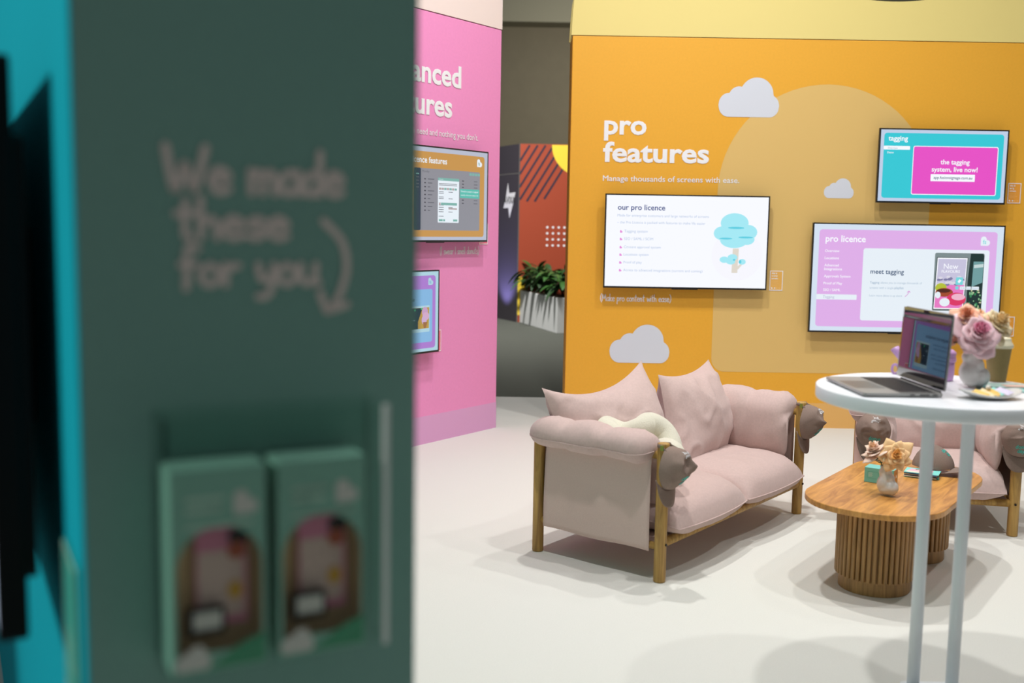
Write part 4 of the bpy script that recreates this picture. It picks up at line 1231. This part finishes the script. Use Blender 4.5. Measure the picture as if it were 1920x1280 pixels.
# leaflets
LF = mat('teal_leaflet', '#4a9a98', .5)
def leaflet(label, loc, rz, m, pics, z):
    t = thing('leaflet', label, 'leaflet', (loc[0], loc[1], z), rz, 'leaflets on the bar table')
    one('sheet', box(-.105, .105, -.05, .05, 0, .0012), m, t)
    mb = MB()
    for x0, x1, y0, y1, c_ in pics: mb.add(box(x0, x1, y0, y1, .0012, .0014), mat('leaflet' + c_, c_, .5))
    mb.build('print', t)
leaflet('teal leaflet flat on the bar table under the others, right edge', (1.625, 3.36), rad(-28), LF, [(-.09, -.03, -.04, .03, '#2f7f80'), (.02, .09, -.04, .03, '#9fd4cc')], HZ + .0006)
leaflet('pale leaflet with a pink picture lying on the teal one', (1.69, 3.43), rad(-8), mat('pale_teal_leaflet', '#bfe0d8', .5), [(-.06, .06, -.045, .02, '#edc5b8'), (-.06, .06, -.045, -.03, '#e2cf9a')], HZ + .0024)

# ------------------------------------------------------------------ stand and planter at the back of the hall
st = thing('exhibition_stand', "far dark and red stand with a white star reading 'AVIXA'", 'exhibition stand', (.075, 17.17, -.052), 0)
red = mat('rust_red_print', '#a03f20', .6)
one('front_panel', box(0, 2.2, 0, .12, 0, 2.90), red, st)
mb = MB(); nv = mat('navy_stripe', '#231f33', .6)
for i in range(7):
    x = .02 + .128 * i
    k = [(-.0, .62), (.0, .75), (.0, .9), (.0, 1.02), (0, 1.05), (0, 1.05), (0, 1.0)][i][1]
    a = Vector((x + .14, 2.88)); b_ = a + Vector((-.52, -.86)) * k
    if b_.x < .005:
        s_ = (a.x - .005) / (a.x - b_.x); b_ = a.lerp(b_, s_)
    n_ = Vector((.86, -.52)) * .016
    mb.add(flat([(a.x - n_.x, a.y - n_.y), (a.x + n_.x, a.y + n_.y), (b_.x + n_.x, b_.y + n_.y), (b_.x - n_.x, b_.y - n_.y)], -.002), nv)
mb.build('stripe_graphic', st)
cs = [(1.02 + .5 * math.cos(rad(a)), 2.89 + .5 * math.sin(rad(a)) ) for a in range(180, 361, 6)]
one('sun_graphic', flat(cs, -.004), mat('sun_yellow', '#f2cf3a', .6), st)
mb = MB()
for i in range(6):
    for j in range(4): mb.add(flat(ell(.47 + i * .093, 1.27 + j * .098, .019, .019, 14), -.003), WHITE)
mb.build('dot_graphic', st)
one('yellow_graphic', flat([(0.001, .12), (.12, .12), (.12, .75), (.001, .75)], -.003), mat('sun_yellow', '#f2cf3a', .6), st)
# side panel runs back to the left
sd = one('side_panel', box(-.9, 0, 0, .06, 0, 2.90), mat('stand_charcoal', '#3a353a', .5), st, rot=(0, 0, math.atan2(-.56, .27) ))
one('joint_line', box(-.9, 0, -.003, 0, 2.42, 2.435), mat('aluminium_trim', '#8a8680', .4, .6), sd)
one('corner_trim', box(-.012, .004, -.006, .06, 0, 2.905), mat('aluminium_trim', '#8a8680', .4, .6), sd)
starp = [(-.42, 2.29), (-.37, 2.115), (-.13, 2.125), (-.215, 1.93), (-.26, 1.86), (-.345, 1.70), (-.39, 1.875), (-.585, 1.87), (-.50, 2.03)]
mb = MB(); mb.add(flat(starp, -.004), mat('star_white', '#d8d6d2', .6)); mb.add(text('AVIXA', -.57, 1.945, .43, .16, .02, y=-.006), mat('star_letter', '#1a1714', .6)); mb.build('star_logo', sd)
_c = Matrix.Translation((.075, 17.17, 0)) @ Matrix.Rotation(math.atan2(-.56, .27), 4, 'Z')
spot('added_violet_spot', _c @ Vector((-.40, -.45, .03)), _c @ Vector((-.42, 0, 0.75)), 160, 75, .8, .05, (.42, .40, 1))  # added spot without a fixture, gives the side panel its violet tint

pl = thing('planter_box', 'long white planter box of green plants before the red stand', 'planter', (.66, 15.44, -.052), math.atan2(1.74, -.55))
PLW = mat('white_planter', '#d5d5d2', .55)
mb = MB(); mb.add(box(0, 1.80, -.30, 0, 0, .53), PLW); mb.build('trough', pl, mods=(m_bevel(.006),))
one('soil', box(.02, 1.78, -.28, -.02, .53, .54), mat('potting_soil', '#5a4632', .9, noise_amt=.3), pl)
LEAF = [mat('lily_leaf_dark', '#26451f', .4, noise_amt=.15, noise_scale=20), mat('lily_leaf_mid', '#38602a', .4, noise_amt=.15, noise_scale=20)]
pm = Matrix.Translation((.66, 15.44, -.052)) @ Matrix.Rotation(math.atan2(1.74, -.55), 4, 'Z')
pn = ['leafy green plant at the near end of the white planter', 'second leafy plant from the near end of the white planter', 'middle leafy plant of the white planter', 'second leafy plant from the far end of the white planter', 'leafy green plant at the far end of the white planter']
for k in range(5):
    rnd = random.Random(40 + k)
    mb = MB()
    c = Vector((.18 + k * .36, -.15, .54))
    for i in range(34):
        a = rnd.uniform(0, 2 * PI); L = rnd.uniform(.28, .46); lean = rnd.uniform(.25, 1.0); wd = rnd.uniform(.040, .062)
        st_l = rnd.uniform(.12, .34)
        d = Vector((math.cos(a), math.sin(a), 0)); n_ = Vector((-d.y, d.x, 0))
        tip = c + Vector((rnd.uniform(-.1, .1), rnd.uniform(-.08, .08), 0)) + d * st_l * lean * .5 + Vector((0, 0, st_l))
        mb.add(tube([c + Vector((0, 0, -.005)), c.lerp(tip, .5) + d * .01, tip], .004, 5), LEAF[0], True)
        def lf(u, v, tip=tip, d=d, n_=n_, L=L, lean=lean, wd=wd):
            s_ = 2 * u - 1; w_ = wd * math.sin(PI * min(1, v * .97 + .02)) ** .75
            return tip + d * L * v * (.35 + .6 * lean) + Vector((0, 0, L * (.55 * (1.1 - lean) * v - .75 * lean * v * v + .15 * v))) + n_ * w_ * s_ + Vector((0, 0, .25 * w_ * abs(s_)))
        mb.add(grid(lf, 4, 8), LEAF[i % 2], True)
    o = mb.build('leafy_plant'); o.matrix_world = pm
    o.data.transform(Matrix.Translation(-c)); o.matrix_world = pm @ Matrix.Translation(c)
    tag(o, pn[k], 'plant', 'plants in the white planter')
